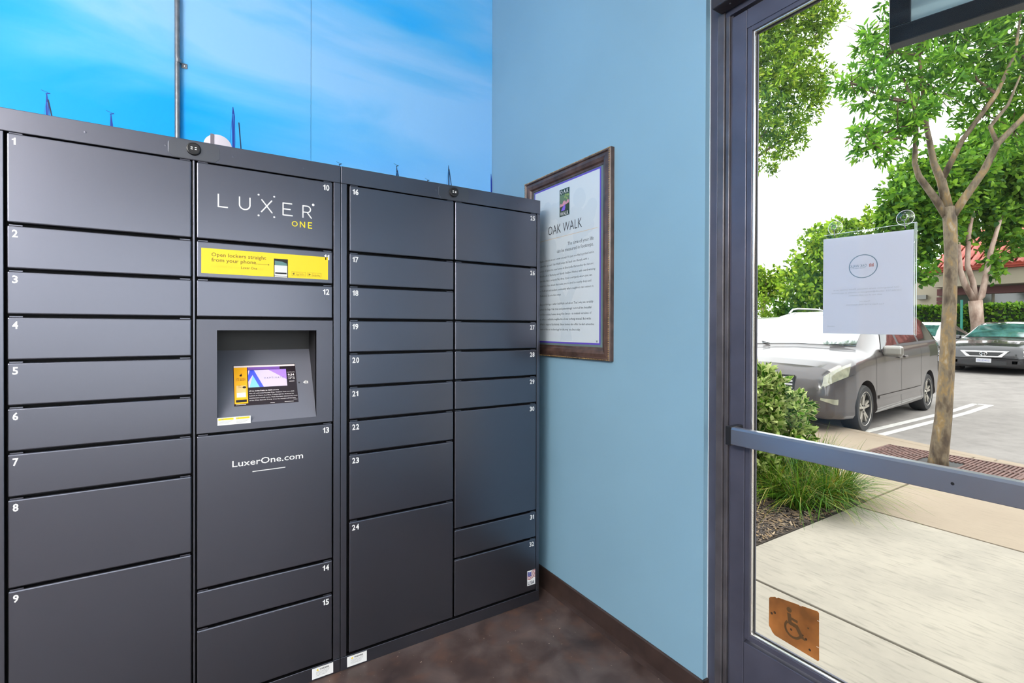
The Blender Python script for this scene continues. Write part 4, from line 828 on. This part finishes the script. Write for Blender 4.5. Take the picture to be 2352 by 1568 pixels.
for x, y, n, L, s, lb in ((4.24, 1.88, 420, .68, 1.0, 'long grass clump arching over planter corner onto the paving'), (4.0, 1.87, 380, .62, 1.0, 'long grass clump second from the planter corner along the path'), (3.78, 1.95, 360, .60, 1.0, 'long grass clump third from the planter corner along the path'), (3.86, 2.18, 360, .66, .95, 'long grass clump behind the mulch, below the push bar'), (4.12, 2.16, 340, .68, .9, 'long grass clump between shrub and the planter corner'), (4.0, 2.45, 320, .64, .9, 'long grass clump left of the others, beside door frame'), (4.33, 2.12, 300, .70, .5, 'upright grass clump at the kerb side foot of shrub')): clump(x, y, n, L, s, lb)

# ------------------------------------------------------------------ hedge and shop building across the car park
hd_ = empty('clipped_hedge', (23.8, 5, .25), 'clipped green hedge running behind the black sedan', 'hedge')
n_ = 9000; P = np.stack([rng.uniform(23.6, 24.2, n_), rng.uniform(2.0, 9.6, n_), rng.uniform(.2, 2.2, n_)], 1)
fc = rng.integers(0, 3, n_); P[fc == 0, 0] = 23.6+rng.uniform(0, .06, (fc == 0).sum()); P[fc == 1, 2] = 2.2-rng.uniform(0, .06, (fc == 1).sum())
D = unit(n_)+np.array([-.6, 0, .4]); D /= np.linalg.norm(D, axis=1, keepdims=True)
V, F = leaf_mesh(P, D,   .15*rng.uniform(.6, 1.2, n_), .09*rng.uniform(.7, 1.2, n_), .2)
g = MB(); g.v = [tuple(p) for p in V.tolist()]; g.f = F; stuff(g.build('foliage', M_leafC, hd_, recalc=False))
box('hedge_core', (23.72, 24.1, 2.05, 9.55, .1, 2.08), mat('hedge_inside', (.012, .025, .008), .9), hd_)
tag(MB().tube([(22.97, 6.24, .2), (22.97, 6.24, 2.4)], .04, 10).build('green_post', mat('teal_paint', (.01, .16, .12), .4), None, smooth=True, loc=(22.97, 6.24, .2)), 'thin teal post in front of the hedge beside pale trunk', 'post')
SB = empty('shop_building', (28.5, 5, .2), 'cream shop building with red tiled roof and dark red trim across car park', 'building')
M_cream = mat('cream_stucco', (.34, .30, .225), .8); M_red = mat('dark_red_trim', (.09, .02, .018), .5); M_win = mat('dark_window', (.05, .06, .055), .08, spec=.9)
box('wall', (28.5, 34, -6, 13, 0, 4.0), M_cream, SB)
box('fascia', (27.6, 28.5, -6, 8.5, 3.22, 3.85), M_cream, SB); box('trim_board', (28.3, 28.48, -6, 8.55, 2.88, 3.18), M_red, SB)
for i in range(7): box('window', (28.42, 28.49, 6.75-1.25*i, 7.9-1.25*i, .9, 2.86), M_win, SB)
for i in range(9): box('slat', (28.42, 28.49, 8.0, 8.6, .95+.21*i, 1.13+.21*i), M_red, SB)
box('wall_lamp', (28.3, 28.49, 8.95, 9.3, 2.75, 2.95), mat('lamp_grey', (.2, .2, .19), .5), SB)
M_tile = mat('red_roof_tile', (.33, .045, .025), .6, noise=(3, .25)); rf = box('roof', (27.4, 34, -6.2, 8.6, 3.86, 3.94), M_tile, SB)
g = MB()
for c in range(50): g.tube([(27.35, -6.1+c*.295, 4.0), (31.8, -6.1+c*.295, 6.3)], .11, 6)
for r_ in range(9): g.box(27.35+r_*.5, 27.45+r_*.5, -6.2, 8.6, 3.94+r_*.26, 4.04+r_*.26)
stuff(g.build('tile_rows', M_tile, rf))
MB().prism([(27.4, -6.2, 3.94), (31.8, -6.2, 6.24), (34, -6.2, 3.94)], (0, 14.8, 0)).build('roof_deck', M_tile, SB)
box('end_wall_cap', (28.4, 34, 8.6, 13.1, 4.0, 4.15), M_red, SB)

# shops along the right-hand side of the car park, out of sight to the right but mirrored in the cars
NB = empty('side_shop_building', (16, -8, .1), 'low cream shop row along the right side of car park', 'building')
box('wall', (5, 40, -14, -8, -.1, 4.2), M_cream, NB); box('fascia', (4.8, 40, -8.0, -7.2, 3.0, 3.7), M_red, NB)
for i in range(9): box('window', (6.2+3.4*i, 8.8+3.4*i, -7.99, -7.9, .6, 2.7), M_win, NB)
box('roof', (4.6, 40.4, -14, -7.0, 4.2, 4.4), M_tile, NB)

# ------------------------------------------------------------------ cars
M_tyre = mat('tyre_rubber', (.018, .018, .019), .75); M_alloy = mat('alloy_rim', (.5, .47, .41), .3, metal=.7); M_lampg = mat('headlamp', (.25, .25, .18), .12, coat=1.0, noise=(12, .3)); M_dark = mat('car_black', (.01, .01, .011), .5); M_chrome = mat('chrome', (.75, .75, .77), .12, metal=.95)
M_cglass = mat('car_glass', (.016, .02, .02), .04, spec=.5, ior=1.36); M_screen = mat('windscreen_glass', (.10, .12, .13), .05, spec=1.0, coat=1.0, ior=2.3)
class Car:
    def __init__(s, tab): s.t = {k: np.array(v, float) for k, v in tab.items()}
    def g(s, k, x): return float(np.interp(x, s.t['x'], s.t[k]))
    def sec(s, x):
        g = lambda k: s.g(k, x); zb, b, t = g('zb'), g('belt'), g('top')
        re = max(b+.012, t-g('rd'))
        return np.array([(0, zb), (g('ws'), zb), (g('wm'), zb+.2), (g('wm'), zb+(b-zb)*.66), (g('wl'), b), (g('wr'), re), (g('wr')*.55, t-.012), (0, t)])
    def pt(s, x, q, side=1):
        c = s.sec(x); i = min(int(q), 6); t = q-i
        p0, p1, p2, p3 = c[max(i-1, 0)], c[i], c[i+1], c[min(i+2, 7)]
        if i == 0: p = p1*(1-t)+p2*t
        else:
            k = .35; m1, m2 = k*(p2-p0), k*(p3-p1); p = (2*t**3-3*t**2+1)*p1+(t**3-2*t**2+t)*m1+(-2*t**3+3*t**2)*p2+(t**3-t**2)*m2
        return np.array([x, side*max(p[0], 0), p[1]])
    def opt(s, x, q, side, off):
        e = .01; a = s.pt(x+e, q, side)-s.pt(x-e, q, side); qa, qb = min(q+.03, 7), max(q-.03, 0); b = s.pt(x, qb, side)-s.pt(x, qa, side); n = np.cross(a, b)*side; n /= np.linalg.norm(n)+1e-9
        p = s.pt(x, q, side)
        if n[1]*side < -.2 or (abs(n[1]) < .3 and n[2] < 0 and q > 4): n = -n
        return p+n*off
    def shell(s, name, mt_, par, wheels, wr=.39):
        xs = np.unique(np.concatenate([s.t['x'], np.linspace(s.t['x'][0], s.t['x'][-1], 70)])); qs = [0, .5, .97, 1.15]+list(np.linspace(1.4, 7, 26)); rings = []
        for x in xs: rings.append([s.pt(x, q, 1) for q in qs]+[s.pt(x, q, -1) for q in qs[::-1][1:-1]])
        n = len(rings[0]); g = MB(); g.v = [tuple(p) for r_ in rings for p in r_]
        g.f = [(i*n+j, i*n+(j+1) % n, (i+1)*n+(j+1) % n, (i+1)*n+j) for i in range(len(rings)-1) for j in range(n)]+[tuple(range(n))[::-1], tuple(range((len(rings)-1)*n, len(rings)*n))]
        o = g.build(name, mt_, None, smooth=False)
        for wx, wz in wheels:
            cg = MB().lathe([(.0001, -1.2), (wr, -1.2), (wr, 1.2), (.0001, 1.2)], (wx, 0, wz), (0, 1, 0), 40)
            for sd in (1, -1):
                cb = MB().lathe([(.0001, .62), (wr, .62), (wr, 1.3), (.0001, 1.3)], (wx, 0, wz), (0, sd, 0), 40).build('cutter', M_dark, None, weld=True)
                md = o.modifiers.new('b', 'BOOLEAN'); md.operation = 'DIFFERENCE'; md.object = cb; md.solver = 'EXACT'
        dg = bpy.context.evaluated_depsgraph_get(); me = bpy.data.meshes.new_from_object(o.evaluated_get(dg))
        o.modifiers.clear(); old = o.data; o.data = me
        for c in [c for c in bpy.data.objects if c.name.startswith('cutter')]: bpy.data.objects.remove(c)
        me.polygons.foreach_set('use_smooth', [True]*len(me.polygons)); me.set_sharp_from_angle(angle=R(38)); o.parent = par
        return o
    def patch(s, name, mt_, par, q0, q1, x0, x1, side=0, off=.006, nq=6, nx=10):
        """panel lying on the body between heights q0..q1; x0, x1 may vary with height"""
        f0 = x0 if callable(x0) else (lambda t: x0); f1 = x1 if callable(x1) else (lambda t: x1)
        g = MB(); out = []
        for sd in ((1, -1) if side == 0 else (side,)):
            k = len(g.v)
            for i in range(nq+1):
                t = i/nq; q = q0+(q1-q0)*t
                for j in range(nx+1): g.v.append(tuple(s.opt(f0(t)+(f1(t)-f0(t))*j/nx, q, sd, off)))
            g.f += [(k+i*(nx+1)+j, k+i*(nx+1)+j+1, k+(i+1)*(nx+1)+j+1, k+(i+1)*(nx+1)+j) for i in range(nq) for j in range(nx)]
        o = g.build(name, mt_, None, smooth='all', weld=True); o.parent = par
        return o
def wheel(par, x, y, z, r, side, rim_mat):
    w_ = .11; prof = [(r*.62, -w_*.9), (r*.72, -w_), (r*.93, -w_), (r, -w_*.7), (r, w_*.7), (r*.93, w_), (r*.72, w_), (r*.62, w_*.9), (r*.6, 0), (r*.62, -w_*.9)]
    t = MB().lathe(prof, (x, y, z), (0, side, 0), 40).build('wheel', M_tyre, None, smooth=True); t.parent = par
    g = MB().lathe([(r*.60, .02), (r*.67, w_*.9), (r*.71, w_*1.01), (r*.73, w_*.98), (r*.66, .0)], (x, y, z), (0, side, 0), 40)
    g.lathe([(.0001, w_*.8), (r*.15, w_*.78), (r*.17, w_*.6), (r*.16, 0)], (x, y, z), (0, side, 0), 20)
    for k in range(5):
        for dd in (-.17, .17):
            a = 2*math.pi*k/5+.3; d0 = Vector((math.cos(a+dd*.8), 0, math.sin(a+dd*.8))); d1_ = Vector((math.cos(a+dd), 0, math.sin(a+dd))); pp_ = Vector((-math.sin(a), 0, math.cos(a))); c = Vector((x, y, z)); o_ = Vector((0, side, 0))
            p0 = c+d0*r*.12+o_*w_*.72; p1 = c+d1_*r*.68+o_*w_*.86
            g.add([p0-pp_*.018, p0+pp_*.018, p1+pp_*.017, p1-pp_*.017, p0-pp_*.018-o_*.03, p0+pp_*.018-o_*.03, p1+pp_*.017-o_*.03, p1-pp_*.017-o_*.03], [(0,1,2,3),(4,7,6,5),(0,4,5,1),(1,5,6,2),(2,6,7,3),(3,7,4,0)])
    q = g.build('rim', rim_mat, None, smooth=True); q.parent = t
    h = MB().lathe([(.0001, .01), (r*.62, .01)], (x, y, z), (0, side, 0), 24)
    for k in range(5): a = 2*math.pi*k/5+.3; h.lathe([(r*.035, w_*.7), (r*.035, w_*.82), (.0001, w_*.83)], (x+r*.1*math.cos(a+.6)*1.4, y, z+r*.1*math.sin(a+.6)*1.4), (0, side, 0), 8)
    q2 = h.build('hub_back', M_dark, None); q2.parent = t
def cpart(g, name, mt_, par, **k): o = g.build(name, mt_, None, **k); o.parent = par; return o

van_tab = dict(x=[0, .05, .14, .32, .6, .95, 1.12, 1.35, 1.7, 2.05, 2.4, 3.0, 4.0, 4.6, 4.9, 5.05],
    top=[.70, .86, .95, 1.02, 1.08, 1.13, 1.155, 1.30, 1.505, 1.67, 1.735, 1.76, 1.74, 1.69, 1.60, 1.18],
    belt=[.60, .76, .86, .93, .98, 1.02, 1.03, 1.04, 1.06, 1.075, 1.085, 1.10, 1.13, 1.155, 1.16, 1.1],
    wl=[.55, .72, .82, .89, .935, .955, .96, .965, .97, .97, .97, .97, .965, .945, .90, .8], wr=[.42, .55, .64, .71, .76, .79, .80, .77, .735, .71, .70, .695, .69, .67, .63, .55],
    wm=[.62, .79, .87, .93, .965, .975, .98, .98, .985, .985, .985, .985, .98, .96, .92, .84], ws=[.56, .72, .80, .86, .90, .91, .92, .92, .92, .92, .92, .92, .92, .9, .85, .75],
    zb=[.34, .28, .24, .22, .21, .21, .21, .21, .21, .21, .21, .21, .22, .25, .3, .36], rd=[.03, .03, .03, .03, .03, .03, .03, .035, .04, .05, .055, .06, .06, .06, .08, .05])
vc = Car(van_tab)
VAN = empty('minivan', (6.67, 3.97, -.09), 'grey brown minivan parked nose in behind the planter shrub', 'car')
M_vanp = mat('van_metallic_paint', (.062, .052, .05), .3, metal=.3, coat=.8)
wz = .325
vb = vc.shell('body', M_vanp, VAN, [(.95, wz), (3.98, wz)])
for x in (.95, 3.98):
    for sd in (-1, 1): wheel(VAN, x, sd*.855, wz, .325, sd, M_alloy)
vc.patch('windscreen', M_screen, VAN, 5.12, 7, 1.19, 1.99, off=.005, nx=14)
M_seal = M_dark
vc.patch('side_window', M_cglass, VAN, 4.22, 4.9, lambda t: 1.62+.52*t, 2.36); vc.patch('side_window', M_cglass, VAN, 4.22, 4.9, 2.46, 3.42); vc.patch('side_window', M_cglass, VAN, 4.22, 4.9, 3.52, lambda t: 4.72-.2*t)
vc.patch('window_seal', M_dark, VAN, 4.15, 4.22, 1.55, 4.75, off=.007, nq=1); vc.patch('window_seal', M_dark, VAN, 4.2, 4.92, 2.36, 2.46, off=.005, nx=2); vc.patch('window_seal', M_dark, VAN, 4.2, 4.92, 3.42, 3.52, off=.005, nx=2)
vc.patch('headlamp', M_lampg, VAN, 3.38, 3.98, lambda t: .035+.05*t, lambda t: .40+.12*t, off=.008)
vc.patch('fog_lamp', M_lampg, VAN, 2.0, 2.35, .035, .19, off=.008)
for xx in (1.32, 2.41, 3.47): vc.patch('door_gap', M_dark, VAN, 1.35, 4.15, xx-.004, xx+.004, off=.003, nx=1, nq=14)
vc.patch('side_moulding', M_vanp, VAN, 2.05, 2.22, 1.40, 3.5, off=.014, nq=2, nx=16)
vc.patch('bumper_gap', M_dark, VAN, 3.36, 3.39, .03, .55, off=.004, nq=1)
for sd in (-1, 1):
    for xx in (2.28, 2.56): p = vc.opt(xx, 3.72, sd, .02); cpart(MB().box(xx-.07, xx+.07, p[1]-.012, p[1]+.012, p[2]-.016, p[2]+.016), 'door_handle', M_vanp, VAN, bevel=.008)
    g = MB(); c = Vector((1.66, sd*1.08, 1.10)); g.box(c.x-.06, c.x+.06, c.y-.12, c.y+.12, c.z-.075, c.z+.085); mi = cpart(g, 'wing_mirror', mat('mirror_grey', (.2, .19, .17), .3, metal=.4, coat=.8), VAN, bevel=.045, seg=4)
    cpart(MB().box(1.63, 1.69, min(sd*.94, sd*1.0), max(sd*.94, sd*1.0), 1.05, 1.09), 'mirror_arm', M_dark, VAN)
    rp = [tuple(vc.opt(x, 5.35, sd, o_)) for x, o_ in ((2.25, .0), (2.4, .05), (2.6, .065), (3.4, .068), (4.2, .06), (4.45, .0))]; cpart(MB().tube(rp, .016, 8), 'roof_rail', mat('rail_silver', (.5, .5, .5), .3, metal=.7), VAN, smooth=True)
    cpart(MB().tube([tuple(vc.opt(1.17+.05*abs(t), 6.0+.9*t*sd if sd*t < 0 else 6.0-.4*t, sd, .018)) for t in (0, .25, .5, .75, 1.0)], .008, 6), 'wiper', M_dark, VAN)
for i in range(4): cpart(MB().box(-.012, .03, -.42, .42, .62+.045*i, .64+.045*i), 'grille_bar', M_chrome, VAN)
cpart(MB().box(-.006, .02, -.44, .44, .60, .80), 'grille', M_dark, VAN); cpart(MB().box(-.02, .0, -.16, .16, .44, .55), 'plate', mat('plate_white', (.4, .4, .42), .5), VAN)

VAN.rotation_euler = (0, 0, R(4.9))          # parked slightly askew

sed_tab = dict(x=[0, .05, .14, .35, .7, 1.05, 1.25, 1.6, 2.0, 2.35, 2.8, 3.4, 3.9, 4.3, 4.7, 4.9],
    top=[.62, .70, .78, .85, .92, .97, 1.0, 1.19, 1.37, 1.45, 1.47, 1.42, 1.27, 1.08, 1.02, .8],
    belt=[.53, .62, .69, .77, .84, .89, .90, .91, .92, .93, .94, .95, .96, .96, .93, .74],
    wl=[.56, .72, .80, .86, .89, .90, .905, .905, .905, .905, .905, .905, .9, .88, .84, .7], wr=[.45, .55, .62, .68, .70, .72, .74, .68, .63, .61, .60, .60, .62, .66, .64, .5],
    wm=[.66, .80, .86, .90, .915, .92, .92, .92, .92, .92, .92, .92, .92, .91, .88, .76], ws=[.60, .74, .80, .84, .86, .87, .87, .87, .87, .87, .87, .87, .87, .85, .8, .7],
    zb=[.24, .2, .18, .17, .17, .17, .17, .17, .17, .17, .17, .17, .17, .19, .24, .3], rd=[.02, .02, .025, .025, .025, .025, .03, .035, .04, .045, .05, .05, .045, .03, .03, .03])
sc_ = Car(sed_tab)
def sedan(name, loc, label, paint, detail=True):
    S_ = empty(name, loc, label, 'car'); sc_.shell('body', paint, S_, [(.95, .32), (3.7, .32)], .37)
    for x in (.95, 3.7):
        for sd in (-1, 1): wheel(S_, x, sd*.8, .32, .32, sd, M_alloy)
    sc_.patch('windscreen', M_teal, S_, 5.15, 7, 1.28, 2.2, off=.004, nx=12)
    sc_.patch('side_window', M_cglass, S_, 4.2, 4.9, lambda t: 1.6+.6*t, lambda t: 3.9-.5*t)
    sc_.patch('headlamp', mat('clear_headlamp', (.38, .38, .35), .1, coat=1.0), S_, 3.3, 4.0, lambda t: .04+.03*t, lambda t: .28+.12*t, off=.008)
    if detail:
        cpart(MB().prism([(-.025, -.36, .47), (-.025, .36, .47), (-.01, .50, .64), (-.01, -.50, .64)], (.05, 0, 0)), 'grille_surround', M_chrome, S_, bevel=.01)
        cpart(MB().prism([(-.032, -.28, .50), (-.032, .28, .50), (-.02, .40, .605), (-.02, -.40, .605)], (.03, 0, 0)), 'grille', M_dark, S_)
        g = MB().tube([(-.045, .075*math.cos(t)*(1+.08*math.sin(t)), .555+.05*math.sin(t)) for t in np.linspace(0, 2*math.pi, 21)], .008, 6)
        for sd in (-1, 1): g.tube([(-.045, sd*.026, .515), (-.045, sd*.034, .598)], .009, 6)
        g.tube([(-.045, -.028, .552), (-.045, .028, .552)], .008, 6); cpart(g, 'grille_badge', M_chrome, S_, smooth=True)
        cpart(MB().box(-.03, .02, -.155, .155, .32, .43), 'plate', mat('plate_white', (.4, .4, .42), .5), S_)
        cpart(MB().text('7KLD452', (-.031, .13, .355), (0, -1, 0), (0, 0, 1), .045, width=.25), 'plate_lettering', mat('plate_blue', (.1, .12, .3), .5), S_, recalc=False)
        cpart(MB().box(-.012, .03, -.45, .45, .27, .37), 'lower_intake', M_dark, S_)
        for sd in (-1, 1):
            cpart(MB().box(.0, .10, min(sd*.55, sd*.72), max(sd*.55, sd*.72), .30, .38), 'fog_recess', M_dark, S_)
            cpart(MB().box(1.62, 1.74, min(sd*.93, sd*1.1), max(sd*.93, sd*1.1), .92, 1.05), 'wing_mirror', paint, S_, bevel=.035, seg=3)
        for sd in (-.36, .36): cpart(MB().box(2.05, 2.15, sd-.13, sd+.13, .95, 1.25), 'headrest', M_dark, S_, bevel=.04)
    return S_
M_teal = mat('teal_windscreen', (.03, .085, .08), .06, spec=1.0, coat=.6, ior=1.6, noise=(3.5, .7))
sedan('sedan', (18.0, 4.42, .12), 'black sedan facing the door across the car park', mat('charcoal_car_paint', (.013, .0125, .015), .25, metal=.2, coat=.7))
sedan('parked_car', (18.3, 6.65, .13), 'pale car half hidden between the minivan and tree trunk', mat('white_car_paint', (.35, .35, .35), .3, coat=1.0), False)
SUV = empty('distant_suv', (13.6, 8.95, .0), 'silver vehicle roof glimpsed behind minivan at left edge of glass', 'car')
M_silver = mat('silver_car_paint', (.3, .3, .3), .25, metal=.3, coat=1.0)
vc.shell('body', M_silver, SUV, [(.95, wz), (3.98, wz)])
for x in (.95, 3.98):
    for sd in (-1, 1): wheel(SUV, x, sd*.855, wz, .325, sd, M_alloy)
vc.patch('windscreen', M_screen, SUV, 5.12, 7, 1.19, 1.99, off=.005); vc.patch('side_window', M_cglass, SUV, 4.22, 4.9, lambda t: 1.62+.52*t, lambda t: 4.7-.2*t)
vc.patch('tail_lamp', mat('red_lamp', (.5, .02, .02), .2, coat=1), SUV, 3.6, 4.3, 4.75, 4.98, off=.01)
